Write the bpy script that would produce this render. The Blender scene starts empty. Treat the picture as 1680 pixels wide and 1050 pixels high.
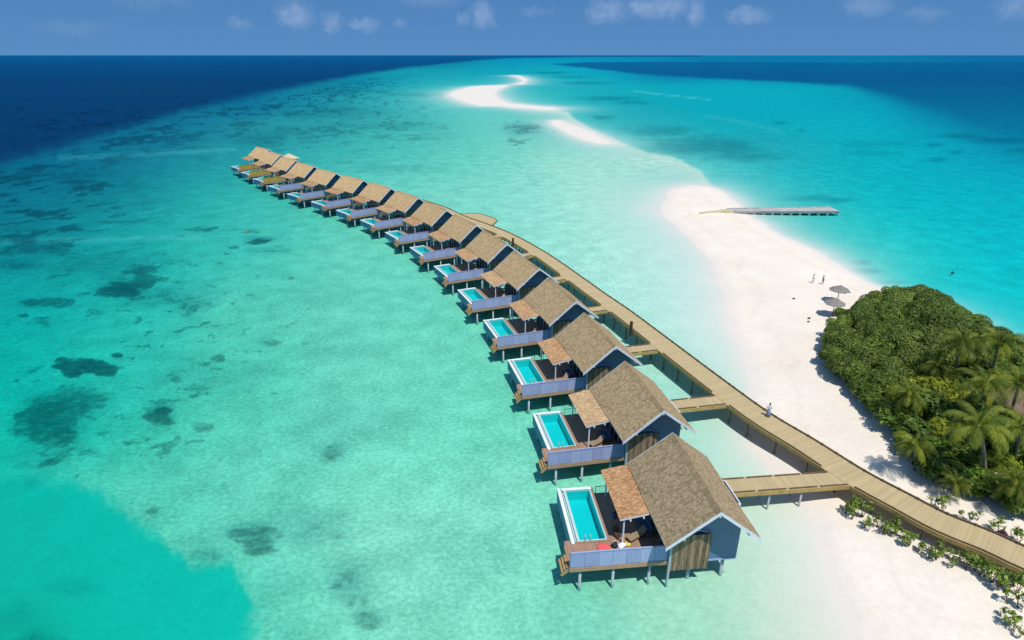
import bpy, bmesh, math, random
import numpy as np
from mathutils import Vector, Matrix

random.seed(7)
R = math.radians
SC = bpy.context.scene
COL = SC.collection

# ------------------------------------------------------------------ camera
FPX = 1013.74                 # focal length in pixels of a 1680 px wide picture
PITCH = R(23.2)
CAMH = 40.0
cam = bpy.data.objects.new('camera', bpy.data.cameras.new('camera'))
COL.objects.link(cam)
cam.location = (0, 0, CAMH)
cam.rotation_euler = (math.pi / 2 - PITCH, 0, 0)
cam.data.sensor_width = 36.0
cam.data.lens = FPX * 36.0 / 1680.0
cam.data.clip_start = 0.5
cam.data.clip_end = 400000.0
SC.camera = cam

# ------------------------------------------------------------------ light
SUN_K = Vector((0.213, -0.45, 1.0))          # towards the sun
SUN_EL = math.atan2(1.0, math.hypot(SUN_K.x, SUN_K.y))
SUN_AZ = math.atan2(SUN_K.x, SUN_K.y)        # clockwise from +Y
sun = bpy.data.objects.new('sun', bpy.data.lights.new('sun', 'SUN'))
COL.objects.link(sun)
sun.data.energy = 3.9
sun.data.angle = R(0.55)
sun.data.color = (1.0, 0.965, 0.91)
sun.rotation_euler = SUN_K.to_track_quat('Z', 'Y').to_euler()

SC.view_settings.view_transform = 'Standard'
SC.view_settings.look = 'None'
SC.view_settings.exposure = 0.0
SC.view_settings.gamma = 1.0
SC.view_settings.use_curve_mapping = False
SC.cycles.max_bounces = 8
SC.cycles.transparent_max_bounces = 12


def photo_dir(px, py):
    u = (px - 840) / FPX
    v = (525 - py) / FPX
    c, s = math.cos(PITCH), math.sin(PITCH)
    return (u, c + v * s, -s + v * c)


def ground(px, py, z=0.0):
    d = photo_dir(px, py)
    t = (z - CAMH) / d[2]
    return (d[0] * t, d[1] * t)


world = bpy.data.worlds.new("World")
SC.world = world
world.use_nodes = True
wt = world.node_tree
wt.nodes.clear()


def N(t, kind, **kw):
    n = t.nodes.new(kind)
    for k, v in kw.items():
        if k in ('op',):
            n.operation = v
        elif hasattr(n, k) and k not in ('inputs',):
            setattr(n, k, v)
    return n


def L(t, a, b):
    t.links.new(a, b)


def math_node(t, op, a, b=None, clamp=False):
    n = t.nodes.new('ShaderNodeMath')
    n.operation = op
    n.use_clamp = clamp
    for i, q in enumerate((a, b)):
        if q is None:
            continue
        if isinstance(q, (int, float)):
            n.inputs[i].default_value = q
        else:
            t.links.new(q, n.inputs[i])
    return n.outputs[0]


def build_world():
    t = wt
    out = N(t, 'ShaderNodeOutputWorld')
    bg = N(t, 'ShaderNodeBackground')
    bg.inputs['Strength'].default_value = 0.125
    sky = N(t, 'ShaderNodeTexSky')
    sky.sky_type = 'NISHITA'
    sky.sun_disc = False
    sky.sun_elevation = SUN_EL
    sky.sun_rotation = SUN_AZ
    sky.altitude = 300
    sky.air_density = 1.0
    sky.dust_density = 0.2
    sky.ozone_density = 3.0
    tc = N(t, 'ShaderNodeTexCoord')
    sep = N(t, 'ShaderNodeSeparateXYZ')
    L(t, tc.outputs['Generated'], sep.inputs[0])
    # a clear tropical sky seen through a polariser: deep blue down to the horizon
    fac = N(t, 'ShaderNodeMapRange')
    fac.interpolation_type = 'SMOOTHSTEP'
    fac.inputs[1].default_value = 0.08
    fac.inputs[2].default_value = 0.45
    L(t, sep.outputs['Z'], fac.inputs[0])
    low = N(t, 'ShaderNodeValToRGB')
    L(t, sep.outputs['Z'], low.inputs[0])
    low.color_ramp.elements[0].position = 0.0
    low.color_ramp.elements[0].color = (0.120, 0.315, 0.640, 1)
    low.color_ramp.elements[1].position = 0.11
    low.color_ramp.elements[1].color = (0.080, 0.245, 0.555, 1)
    lows = N(t, 'ShaderNodeVectorMath')
    lows.operation = 'SCALE'
    lows.inputs['Scale'].default_value = 6.8
    L(t, low.outputs[0], lows.inputs[0])
    tint = N(t, 'ShaderNodeMix')
    tint.data_type = 'RGBA'
    tint.blend_type = 'MULTIPLY'
    tint.inputs[0].default_value = 1.0
    L(t, sky.outputs[0], tint.inputs[6])
    tint.inputs[7].default_value = (0.70, 0.92, 1.0, 1)
    mul = N(t, 'ShaderNodeMix')
    mul.data_type = 'RGBA'
    L(t, fac.outputs[0], mul.inputs[0])
    L(t, lows.outputs[0], mul.inputs[6])
    L(t, tint.outputs[2], mul.inputs[7])
    # small distant cumulus puffs, placed by direction
    ysafe = math_node(t, 'MAXIMUM', sep.outputs['Y'], 0.05)
    u = math_node(t, 'DIVIDE', sep.outputs['X'], ysafe)
    v = math_node(t, 'DIVIDE', sep.outputs['Z'], ysafe)
    comb = N(t, 'ShaderNodeCombineXYZ')
    L(t, u, comb.inputs[0])
    L(t, v, comb.inputs[1])
    nz = N(t, 'ShaderNodeTexNoise')
    nz.inputs['Scale'].default_value = 55.0
    nz.inputs['Detail'].default_value = 5.0
    nz.inputs['Roughness'].default_value = 0.62
    L(t, comb.outputs[0], nz.inputs['Vector'])
    off = N(t, 'ShaderNodeVectorMath')
    off.operation = 'MULTIPLY_ADD'
    off.inputs[1].default_value = (0.034, 0.03, 0)
    L(t, nz.outputs['Color'], off.inputs[0])
    L(t, comb.outputs[0], off.inputs[2])
    sh = N(t, 'ShaderNodeVectorMath')
    sh.operation = 'SUBTRACT'
    sh.inputs[1].default_value = (0.017, 0.015, 0)
    L(t, off.outputs[0], sh.inputs[0])
    total = None
    for (px, py, rx, ry, a) in [(483, 22, 30, 24, 1.0), (395, 40, 18, 10, .45), (545, 36, 20, 16, .75), (597, 40, 28, 11, .7),
                                (655, 40, 14, 8, .45), (760, 30, 12, 11, .6), (792, 22, 20, 20, 1.0), (806, 36, 12, 8, .5), (995, 18, 34, 18, .95),
                                (1058, 12, 32, 15, 1.0), (1098, 10, 34, 20, 1.0), (1141, 20, 15, 22, .8), (1228, 25, 36, 13, .8),
                                (1425, 8, 46, 15, .6), (1520, 22, 40, 10, .4), (1668, 10, 36, 20, .6), (120, 45, 70, 12, .22), (880, 18, 30, 8, .3),
                                (700, -10, 60, 20, .5), (250, -15, 90, 25, .4)]:
        d = photo_dir(px, py)
        s = N(t, 'ShaderNodeVectorMath')
        s.operation = 'SUBTRACT'
        s.inputs[1].default_value = (d[0] / d[1], d[2] / d[1], 0)
        L(t, sh.outputs[0], s.inputs[0])
        m = N(t, 'ShaderNodeVectorMath')
        m.operation = 'MULTIPLY'
        m.inputs[1].default_value = (FPX / rx, FPX / ry, 0)
        L(t, s.outputs[0], m.inputs[0])
        ln = N(t, 'ShaderNodeVectorMath')
        ln.operation = 'LENGTH'
        L(t, m.outputs[0], ln.inputs[0])
        mr = N(t, 'ShaderNodeMapRange')
        mr.interpolation_type = 'SMOOTHSTEP'
        mr.inputs[1].default_value = 1.25
        mr.inputs[2].default_value = 0.1
        mr.inputs[3].default_value = 0.0
        mr.inputs[4].default_value = a
        L(t, ln.outputs['Value'], mr.inputs[0])
        total = mr.outputs[0] if total is None else math_node(t, 'MAXIMUM', total, mr.outputs[0])
    fac = math_node(t, 'MULTIPLY', total, math_node(t, 'MULTIPLY', nz.outputs['Fac'], 0.95), True)
    front = math_node(t, 'GREATER_THAN', sep.outputs['Y'], 0.05)
    fac = math_node(t, 'MULTIPLY', fac, front)
    mix = N(t, 'ShaderNodeMix')
    mix.data_type = 'RGBA'
    L(t, fac, mix.inputs[0])
    L(t, mul.outputs[2], mix.inputs[6])
    mix.inputs[7].default_value = (2.8, 3.8, 5.7, 1)
    L(t, mix.outputs[2], bg.inputs['Color'])
    L(t, bg.outputs[0], out.inputs[0])


build_world()


# ------------------------------------------------------------------ helpers
def srgb(r, g, b):
    def f(c):
        c /= 255.0
        return c / 12.92 if c <= 0.04045 else ((c + 0.055) / 1.055) ** 2.4
    return (f(r), f(g), f(b), 1.0)


ORD = ('first second third fourth fifth sixth seventh eighth ninth tenth eleventh twelfth thirteenth fourteenth fifteenth '
       'sixteenth seventeenth eighteenth nineteenth').split()
TENS = {2: 'twenty', 3: 'thirty', 4: 'forty', 5: 'fifty'}
TENTH = {2: 'twentieth', 3: 'thirtieth', 4: 'fortieth', 5: 'fiftieth'}


def ordinal(n):
    if n <= 19:
        return ORD[n - 1]
    a, b = divmod(n, 10)
    return TENTH[a] if b == 0 else TENS[a] + '-' + ORD[b - 1]


def tag(o, label=None, cat=None, group=None, kind=None):
    if label:
        o['label'] = label
    if cat:
        o['category'] = cat
    if group:
        o['group'] = group
    if kind:
        o['kind'] = kind
    return o


def empty(name, loc=(0, 0, 0), rz=0.0):
    o = bpy.data.objects.new(name, None)
    COL.objects.link(o)
    o.location = loc
    o.rotation_euler = (0, 0, rz)
    o.empty_display_size = 0.3
    return o


def kids(o):
    return list(o.children)


def copy_tree(o, parent=None):
    ch = kids(o)
    c = o.copy()
    COL.objects.link(c)
    if parent is not None:
        c.parent = parent
    for q in ch:
        copy_tree(q, c)
    return c


class MB:
    """collects shapes, links them as one mesh object"""

    def __init__(self):
        self.v = []
        self.f = []
        self.mi = []
        self.uv = None
        self.col = []

    def add(self, vs, fs, mi=0, col=None):
        b = len(self.v)
        self.v += [tuple(p) for p in vs]
        for q in fs:
            self.f.append(tuple(b + i for i in q))
            self.mi.append(mi)
            self.col.append(col)
        return self

    def box(self, x0, x1, y0, y1, z0, z1, mi=0, col=None):
        vs = [(x0, y0, z0), (x1, y0, z0), (x1, y1, z0), (x0, y1, z0), (x0, y0, z1), (x1, y0, z1), (x1, y1, z1), (x0, y1, z1)]
        return self.add(vs, [(3, 2, 1, 0), (4, 5, 6, 7), (0, 1, 5, 4), (1, 2, 6, 5), (2, 3, 7, 6), (3, 0, 4, 7)], mi, col)

    def hexa(self, p, mi=0, col=None):
        return self.add(p, [(3, 2, 1, 0), (4, 5, 6, 7), (0, 1, 5, 4), (1, 2, 6, 5), (2, 3, 7, 6), (3, 0, 4, 7)], mi, col)

    def beam(self, a, b, w, h, up=(0, 0, 1), mi=0, col=None):
        a, b = Vector(a), Vector(b)
        d = (b - a).normalized()
        s = d.cross(Vector(up))
        if s.length < 1e-4:
            s = d.cross(Vector((1, 0, 0)))
        s.normalize()
        n = s.cross(d).normalized()
        s *= w / 2
        n *= h / 2
        return self.hexa([a - s - n, a + s - n, a + s + n, a - s + n, b - s - n, b + s - n, b + s + n, b - s + n], mi, col)

    def tube(self, pts, radii, seg=8, mi=0, col=None, caps=True):
        pts = [Vector(p) for p in pts]
        rings = []
        b = len(self.v)
        for i, p in enumerate(pts):
            d = (pts[min(i + 1, len(pts) - 1)] - pts[max(i - 1, 0)]).normalized()
            s = d.cross(Vector((0, 1, 0.01)))
            if s.length < 1e-3:
                s = d.cross(Vector((1, 0, 0)))
            s.normalize()
            n = d.cross(s)
            for k in range(seg):
                a = 2 * math.pi * k / seg
                self.v.append(tuple(p + (s * math.cos(a) + n * math.sin(a)) * radii[i]))
        for i in range(len(pts) - 1):
            for k in range(seg):
                k2 = (k + 1) % seg
                self.f.append((b + i * seg + k, b + i * seg + k2, b + (i + 1) * seg + k2, b + (i + 1) * seg + k))
                self.mi.append(mi)
                self.col.append(col)
        if caps:
            self.f.append(tuple(b + k for k in range(seg))[::-1])
            self.f.append(tuple(b + (len(pts) - 1) * seg + k for k in range(seg)))
            self.mi += [mi, mi]
            self.col += [col, col]
        return self

    def sphere(self, c, r, seg=10, rings=6, mi=0, sc=(1, 1, 1)):
        b = len(self.v)
        for i in range(rings + 1):
            th = math.pi * i / rings
            for k in range(seg):
                a = 2 * math.pi * k / seg
                self.v.append((c[0] + r * sc[0] * math.sin(th) * math.cos(a), c[1] + r * sc[1] * math.sin(th) * math.sin(a), c[2] + r * sc[2] * math.cos(th)))
        for i in range(rings):
            for k in range(seg):
                k2 = (k + 1) % seg
                self.f.append((b + i * seg + k, b + (i + 1) * seg + k, b + (i + 1) * seg + k2, b + i * seg + k2))
                self.mi.append(mi)
                self.col.append(None)
        return self

    def build(self, name, mats, parent=None, bevel=0.0, smooth=False):
        me = bpy.data.meshes.new(name)
        me.from_pydata(self.v, [], self.f)
        if not isinstance(mats, (list, tuple)):
            mats = [mats]
        for m in mats:
            me.materials.append(m)
        me.polygons.foreach_set('material_index', self.mi)
        if any(c is not None for c in self.col):
            at = me.attributes.new('tone', 'FLOAT', 'FACE')
            at.data.foreach_set('value', [0.5 if c is None else c for c in self.col])
        if self.uv is not None:
            lay = me.uv_layers.new(name='UVMap')
            data = [0.0] * (2 * len(me.loops))
            for i, lp in enumerate(me.loops):
                data[2 * i], data[2 * i + 1] = self.uv[lp.vertex_index]
            lay.data.foreach_set('uv', data)
        me.update()
        me.validate()
        if smooth:
            me.polygons.foreach_set('use_smooth', [True] * len(me.polygons))
        o = bpy.data.objects.new(name, me)
        COL.objects.link(o)
        if parent is not None:
            o.parent = parent
        if bevel > 0:
            bv = o.modifiers.new('bevel', 'BEVEL')
            bv.width = bevel
            bv.segments = 1
            bv.limit_method = 'ANGLE'
        return o


# ------------------------------------------------------------------ materials
MATS = {}


def new_mat(name):
    m = bpy.data.materials.new(name)
    m.use_nodes = True
    t = m.node_tree
    t.nodes.clear()
    out = t.nodes.new('ShaderNodeOutputMaterial')
    MATS[name] = m
    return m, t, out


def principled(t, out, rough=0.7, spec=0.3):
    p = t.nodes.new('ShaderNodeBsdfPrincipled')
    p.inputs['Roughness'].default_value = rough
    p.inputs['Specular IOR Level'].default_value = spec
    t.links.new(p.outputs[0], out.inputs[0])
    return p


def ramp_node(t, src, stops):
    r = t.nodes.new('ShaderNodeValToRGB')
    els = r.color_ramp.elements
    while len(els) < len(stops):
        els.new(0.5)
    for e, (pos, c) in zip(els, stops):
        e.position = pos
        e.color = c if len(c) == 4 else (*c, 1)
    if src is not None:
        t.links.new(src, r.inputs[0])
    return r


def noise(t, vec, scale, detail=3, rough=0.55, dim='3D'):
    n = t.nodes.new('ShaderNodeTexNoise')
    n.inputs['Scale'].default_value = scale
    n.inputs['Detail'].default_value = detail
    n.inputs['Roughness'].default_value = rough
    if vec is not None:
        t.links.new(vec, n.inputs['Vector'])
    return n


def mapping(t, src, scale=(1, 1, 1), rot=(0, 0, 0)):
    m = t.nodes.new('ShaderNodeMapping')
    m.inputs['Scale'].default_value = scale
    m.inputs['Rotation'].default_value = rot
    t.links.new(src, m.inputs['Vector'])
    return m.outputs[0]


def mixc(t, fac, a, b, blend='MIX'):
    m = t.nodes.new('ShaderNodeMix')
    m.data_type = 'RGBA'
    m.blend_type = blend
    for i, q in ((0, fac), (6, a), (7, b)):
        if isinstance(q, (int, float)):
            m.inputs[i].default_value = q
        elif isinstance(q, tuple):
            m.inputs[i].default_value = q if len(q) == 4 else (*q, 1)
        else:
            t.links.new(q, m.inputs[i])
    return m.outputs[2]


def bump(t, h, strength=0.3, dist=0.05):
    b = t.nodes.new('ShaderNodeBump')
    b.inputs['Strength'].default_value = strength
    b.inputs['Distance'].default_value = dist
    t.links.new(h, b.inputs['Height'])
    return b.outputs[0]


def paint(name, col, rough=0.6, var=0.12, scale=1.5, spec=0.3, stripes=None):
    """weathered paint, stucco or plain wood: base colour with worn and dusty patches"""
    m, t, out = new_mat(name)
    p = principled(t, out, rough, spec)
    tc = t.nodes.new('ShaderNodeTexCoord')
    sc3 = scale if isinstance(scale, tuple) else (scale,) * 3
    n1 = noise(t, mapping(t, tc.outputs['Object'], sc3), 1.0, 5, 0.65)
    scale = max(sc3)
    a = tuple(max(0, c * (1 - var)) for c in col[:3])
    b = tuple(min(1, c * (1 + var)) for c in col[:3])
    r = ramp_node(t, n1.outputs['Fac'], [(0.32, a), (0.68, b)])
    c = r.outputs[0]
    if stripes:
        ax, per, dark = stripes
        sep = t.nodes.new('ShaderNodeSeparateXYZ')
        t.links.new(tc.outputs['Object'], sep.inputs[0])
        q = math_node(t, 'FRACT', math_node(t, 'DIVIDE', sep.outputs[ax], per))
        g = math_node(t, 'LESS_THAN', q, 0.09)
        cell = math_node(t, 'FLOOR', math_node(t, 'DIVIDE', sep.outputs[ax], per))
        wn = t.nodes.new('ShaderNodeTexWhiteNoise')
        wn.noise_dimensions = '1D'
        t.links.new(cell, wn.inputs['W'])
        k = math_node(t, 'ADD', math_node(t, 'MULTIPLY', wn.outputs['Value'], var * 1.4), 1 - var * 0.7)
        cc = t.nodes.new('ShaderNodeCombineColor')
        for i in range(3):
            t.links.new(k, cc.inputs[i])
        c = mixc(t, 1.0, c, cc.outputs[0], 'MULTIPLY')
        c = mixc(t, g, c, tuple(x * dark for x in col[:3]))
    t.links.new(c, p.inputs['Base Color'])
    n2 = noise(t, tc.outputs['Object'], scale * 9, 3)
    t.links.new(bump(t, n2.outputs['Fac'], 0.15, 0.02), p.inputs['Normal'])
    return m


def shingle(name, lo, hi, lo2, hi2):
    """wooden shingles: each slab has its own tone (face attribute) and each roof its own age (object property 'age')"""
    m, t, out = new_mat(name)
    p = principled(t, out, 0.85, 0.15)
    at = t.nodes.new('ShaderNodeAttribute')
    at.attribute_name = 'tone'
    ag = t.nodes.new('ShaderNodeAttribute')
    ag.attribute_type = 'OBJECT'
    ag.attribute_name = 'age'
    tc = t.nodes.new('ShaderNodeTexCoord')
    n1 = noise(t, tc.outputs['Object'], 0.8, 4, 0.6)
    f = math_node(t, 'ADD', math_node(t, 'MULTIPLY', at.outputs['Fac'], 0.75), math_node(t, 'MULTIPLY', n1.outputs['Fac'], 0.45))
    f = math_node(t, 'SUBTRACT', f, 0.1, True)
    c_mix0 = ramp_node(t, f, [(0.05, lo), (0.95, hi)]).outputs[0]
    c_mix1 = ramp_node(t, f, [(0.05, lo2), (0.95, hi2)]).outputs[0]
    c = mixc(t, ag.outputs['Fac'], c_mix0, c_mix1)
    n2 = noise(t, tc.outputs['Object'], 7.0, 4, 0.7)
    c = mixc(t, 0.3, c, ramp_node(t, n2.outputs['Fac'], [(0.3, (0.25, 0.25, 0.25)), (0.7, (1, 1, 1))]).outputs[0], 'MULTIPLY')
    t.links.new(c, p.inputs['Base Color'])
    return m


def planks(name, base, axis_uv=False, axis=0, width=0.15, dark=0.4, var=0.18):
    m, t, out = new_mat(name)
    p = principled(t, out, 0.75, 0.25)
    tc = t.nodes.new('ShaderNodeTexCoord')
    src = tc.outputs['UV'] if axis_uv else tc.outputs['Object']
    sep = t.nodes.new('ShaderNodeSeparateXYZ')
    t.links.new(src, sep.inputs[0])
    d = math_node(t, 'DIVIDE', sep.outputs[axis], width)
    fr = math_node(t, 'FRACT', d)
    wn = t.nodes.new('ShaderNodeTexWhiteNoise')
    wn.noise_dimensions = '1D'
    t.links.new(math_node(t, 'FLOOR', d), wn.inputs['W'])
    n1 = noise(t, src, 0.5, 4, 0.6)
    f = math_node(t, 'ADD', math_node(t, 'MULTIPLY', wn.outputs['Value'], 0.5), math_node(t, 'MULTIPLY', n1.outputs['Fac'], 0.6), True)
    a = tuple(x * (1 - var) for x in base[:3])
    b = tuple(x * (1 + var) for x in base[:3])
    c = ramp_node(t, f, [(0.15, a), (0.85, b)]).outputs[0]
    c = mixc(t, math_node(t, 'LESS_THAN', fr, 0.07), c, tuple(x * dark for x in base[:3]))
    t.links.new(c, p.inputs['Base Color'])
    return m


M_WALL = paint('blue grey wall paint', (0.092, 0.185, 0.285), 0.55, 0.08, 0.7, stripes=(2, 0.22, 0.85))
M_SCREEN = paint('lavender blue screen paint', (0.345, 0.385, 0.585), 0.6, 0.07, 0.8)
M_GOLD = paint('golden bamboo matting', (0.50, 0.33, 0.075), 0.75, 0.2, 1.3, stripes=(0, 0.11, 0.6))
M_TRIM = paint('white trim paint', (0.66, 0.69, 0.76), 0.5, 0.06, 1.5)
M_POOLWALL = paint('pool flank paint', (0.05, 0.17, 0.31), 0.5, 0.08, 1.0)
M_POOLRIM = paint('white pool coping', (0.80, 0.82, 0.80), 0.5, 0.06, 2.0)
M_TILE = paint('aqua pool mosaic', (0.26, 0.60, 0.60), 0.35, 0.10, 6.0)
M_RIMTILE = paint('pale aqua coping tile', (0.50, 0.66, 0.62), 0.4, 0.08, 4.0)
M_DECK = planks('villa deck boards', (0.36, 0.215, 0.145), axis=0, width=0.145, dark=0.45)
M_FASCIA = paint('deck edge board', (0.42, 0.26, 0.16), 0.7, 0.15, 2.0)
M_TIMBER = paint('weathered driftwood boards', (0.25, 0.18, 0.11), 0.85, 0.55, (7, 7, 0.8), stripes=(0, 0.17, 0.35))
M_STILT = paint('concrete stilt', (0.40, 0.44, 0.47), 0.8, 0.18, 3.0)
M_DARKPOST = paint('stained timber pile', (0.13, 0.12, 0.085), 0.8, 0.2, 2.0)
M_STEP = planks('golden step boards', (0.40, 0.26, 0.11), axis=1, width=0.16, dark=0.4)
M_WALK = planks('boardwalk boards', (0.50, 0.385, 0.205), True, 0, 0.145, 0.62, 0.12)
M_WALKEDGE = paint('boardwalk edge beam', (0.42, 0.29, 0.10), 0.75, 0.2, 2.0)
M_KERB = paint('weathered kerb beam', (0.16, 0.115, 0.065), 0.8, 0.3, 3.0)
M_ROOF = shingle('wooden roof shingles', (0.46, 0.30, 0.14), (0.88, 0.60, 0.31), (0.27, 0.195, 0.105), (0.53, 0.395, 0.235))  # lighter first pair carries the far roofs' sheen and haze as colour
M_CANOPY = shingle('orange canopy shingles', (0.33, 0.16, 0.065), (0.68, 0.39, 0.19), (0.44, 0.28, 0.14), (0.76, 0.54, 0.31))
M_DARK = paint('dark outdoor fabric', (0.03, 0.032, 0.04), 0.8, 0.2, 3)
M_BLUEF = paint('blue daybed fabric', (0.06, 0.12, 0.24), 0.85, 0.15, 3)
M_WICKER = paint('tan lounger canvas', (0.30, 0.22, 0.14), 0.8, 0.15, 4)
M_TEAK = paint('teak lounger frame', (0.16, 0.09, 0.05), 0.6, 0.2, 4)
M_RED = paint('coral red towel', (0.85, 0.12, 0.12), 0.9, 0.1, 4)
M_WHITEF = paint('white towel cloth', (0.78, 0.78, 0.78), 0.9, 0.08, 4)
M_YEL = paint('yellow swim cloth', (0.7, 0.7, 0.08), 0.9, 0.1, 4)
M_PINK = paint('magenta cushion', (0.45, 0.05, 0.2), 0.9, 0.1, 4)
M_JETTY = paint('grey jetty concrete', (0.44, 0.42, 0.39), 0.9, 0.2, 0.6)
M_RAMP = paint('sandy jetty ramp', (0.55, 0.48, 0.30), 0.9, 0.15, 0.6)
M_THATCH = paint('grey palm thatch', (0.26, 0.23, 0.21), 0.95, 0.35, 5.0)
M_THATCH2 = paint('brown palm thatch', (0.20, 0.13, 0.085), 0.95, 0.3, 4.0)
M_BOLLARD = paint('dark brown bollard wood', (0.07, 0.035, 0.025), 0.7, 0.2, 3.0)
M_SKIN = paint('tanned skin', (0.30, 0.17, 0.11), 0.6, 0.05, 3)
M_HAIR = paint('black hair', (0.015, 0.012, 0.01), 0.6, 0.1, 3)
M_NAVY = paint('navy cloth', (0.05, 0.08, 0.2), 0.85, 0.1, 3)
M_PALEBLUE = paint('pale blue sarong', (0.22, 0.30, 0.46), 0.85, 0.3, 5)
M_BUOYD = paint('dark buoy plastic', (0.03, 0.035, 0.05), 0.4, 0.1, 3)
M_BUOYR = paint('faded red buoy plastic', (0.5, 0.14, 0.14), 0.5, 0.1, 3)
M_HUSK = paint('coconut husk', (0.09, 0.085, 0.05), 0.9, 0.3, 8)


def glass_mat():
    m, t, out = new_mat('dark door glass')
    p = principled(t, out, 0.06, 0.6)
    p.inputs['Base Color'].default_value = (0.02, 0.03, 0.045, 1)
    return m


M_GLASS = glass_mat()


def pool_water_mat():
    m, t, out = new_mat('pool water')
    tr = t.nodes.new('ShaderNodeBsdfTransparent')
    tr.inputs[0].default_value = (0.12, 0.94, 0.95, 1)
    gl = t.nodes.new('ShaderNodeBsdfGlossy')
    gl.inputs['Roughness'].default_value = 0.05
    tc = t.nodes.new('ShaderNodeTexCoord')
    n = noise(t, tc.outputs['Object'], 3.0, 3)
    nb = bump(t, n.outputs['Fac'], 0.4, 0.05)
    t.links.new(nb, gl.inputs['Normal'])
    fr = t.nodes.new('ShaderNodeFresnel')
    fr.inputs['IOR'].default_value = 1.33
    t.links.new(nb, fr.inputs['Normal'])
    mx = t.nodes.new('ShaderNodeMixShader')
    t.links.new(math_node(t, 'MULTIPLY', fr.outputs[0], 0.6), mx.inputs[0])
    t.links.new(tr.outputs[0], mx.inputs[1])
    t.links.new(gl.outputs[0], mx.inputs[2])
    t.links.new(mx.outputs[0], out.inputs[0])
    return m


M_POOLWATER = pool_water_mat()


def leaf_mat(name, a, b, c):
    m, t, out = new_mat(name)
    at = t.nodes.new('ShaderNodeAttribute')
    at.attribute_name = 'tone'
    col = ramp_node(t, at.outputs['Fac'], [(0.0, a), (0.55, b), (1.0, c)]).outputs[0]
    oi = t.nodes.new('ShaderNodeObjectInfo')
    hs = t.nodes.new('ShaderNodeHueSaturation')
    t.links.new(col, hs.inputs['Color'])
    t.links.new(math_node(t, 'MULTIPLY_ADD', oi.outputs['Random'], 0.5), hs.inputs['Value'])
    hs.inputs['Value'].links[0].from_node.inputs[2].default_value = 0.75
    p = t.nodes.new('ShaderNodeBsdfPrincipled')
    p.inputs['Roughness'].default_value = 0.5
    p.inputs['Specular IOR Level'].default_value = 0.25
    t.links.new(hs.outputs[0], p.inputs['Base Color'])
    tl = t.nodes.new('ShaderNodeBsdfTranslucent')
    t.links.new(hs.outputs[0], tl.inputs[0])
    mx = t.nodes.new('ShaderNodeMixShader')
    mx.inputs[0].default_value = 0.22
    t.links.new(p.outputs[0], mx.inputs[1])
    t.links.new(tl.outputs[0], mx.inputs[2])
    t.links.new(mx.outputs[0], out.inputs[0])
    return m


M_LEAFD = leaf_mat('dark beach bush leaves', (0.05, 0.09, 0.012), (0.155, 0.225, 0.034), (0.30, 0.36, 0.055))
M_LEAFG = leaf_mat('mid green bush leaves', (0.03, 0.058, 0.007), (0.105, 0.175, 0.020), (0.22, 0.31, 0.04))
M_LEAFY = leaf_mat('yellow green shrub leaves', (0.07, 0.10, 0.008), (0.26, 0.31, 0.02), (0.50, 0.48, 0.03))
M_PALM = leaf_mat('palm fronds', (0.035, 0.055, 0.007), (0.135, 0.18, 0.016), (0.45, 0.43, 0.045))
M_BARK = paint('grey palm bark', (0.22, 0.19, 0.15), 0.9, 0.25, 5)
M_TWIG = paint('brown twig bark', (0.12, 0.09, 0.06), 0.9, 0.25, 5)
M_LEAFS = leaf_mat('fresh shore plant leaves', (0.06, 0.10, 0.012), (0.20, 0.29, 0.04), (0.42, 0.47, 0.10))
M_FLOWER = leaf_mat('purple leaves', (0.06, 0.02, 0.04), (0.16, 0.06, 0.10), (0.3, 0.14, 0.2))


# ------------------------------------------------------------------ sea, seabed and beach
# The lie of the reef was surveyed as bearings and depressions (read off at pixels of the 1680 x 1050 photograph) and is kept here
# in that form; ground() turns each into a point of the real ground plane.
def hash2(ix, iy, seed):
    h = (ix.astype(np.int64) * 374761393 + iy.astype(np.int64) * 668265263 + seed * 974634777) & 0xFFFFFFFF
    h = ((h ^ (h >> 13)) * 1274126177) & 0xFFFFFFFF
    h = h ^ (h >> 16)
    return (h & 0xFFFF).astype(np.float32) / 65535.0


def vnoise(x, y, seed=0):
    ix = np.floor(x)
    iy = np.floor(y)
    fx = (x - ix).astype(np.float32)
    fy = (y - iy).astype(np.float32)
    fx = fx * fx * (3 - 2 * fx)
    fy = fy * fy * (3 - 2 * fy)
    a = hash2(ix, iy, seed)
    b = hash2(ix + 1, iy, seed)
    c = hash2(ix, iy + 1, seed)
    d = hash2(ix + 1, iy + 1, seed)
    return (a * (1 - fx) + b * fx) * (1 - fy) + (c * (1 - fx) + d * fx) * fy


def fbm(x, y, seed=0, oct=4):
    s = 0.0
    a = 0.5
    tot = 0.0
    for i in range(oct):
        s = s + a * vnoise(x * 2 ** i + 17.3 * i, y * 2 ** i - 9.1 * i, seed + i)
        tot += a
        a *= 0.55
    return s / tot


def sdist(px, py, poly):
    """signed distance to a polygon, positive inside"""
    poly = np.array(poly, np.float64)
    n = len(poly)
    d2 = np.full(px.shape, 1e18)
    inside = np.zeros(px.shape, bool)
    for i in range(n):
        a = poly[i]
        b = poly[(i + 1) % n]
        e = b - a
        wx = px - a[0]
        wy = py - a[1]
        t = np.clip((wx * e[0] + wy * e[1]) / (e @ e + 1e-12), 0, 1)
        dx = wx - e[0] * t
        dy = wy - e[1] * t
        d2 = np.minimum(d2, dx * dx + dy * dy)
        c = ((a[1] > py) != (b[1] > py)) & (px < (b[0] - a[0]) * (py - a[1]) / (b[1] - a[1] + 1e-12) + a[0])
        inside ^= c
    d = np.sqrt(d2)
    return np.where(inside, d, -d)


def sstep(a, b, x):
    t = np.clip((x - a) / (b - a), 0, 1)
    return t * t * (3 - 2 * t)


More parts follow.
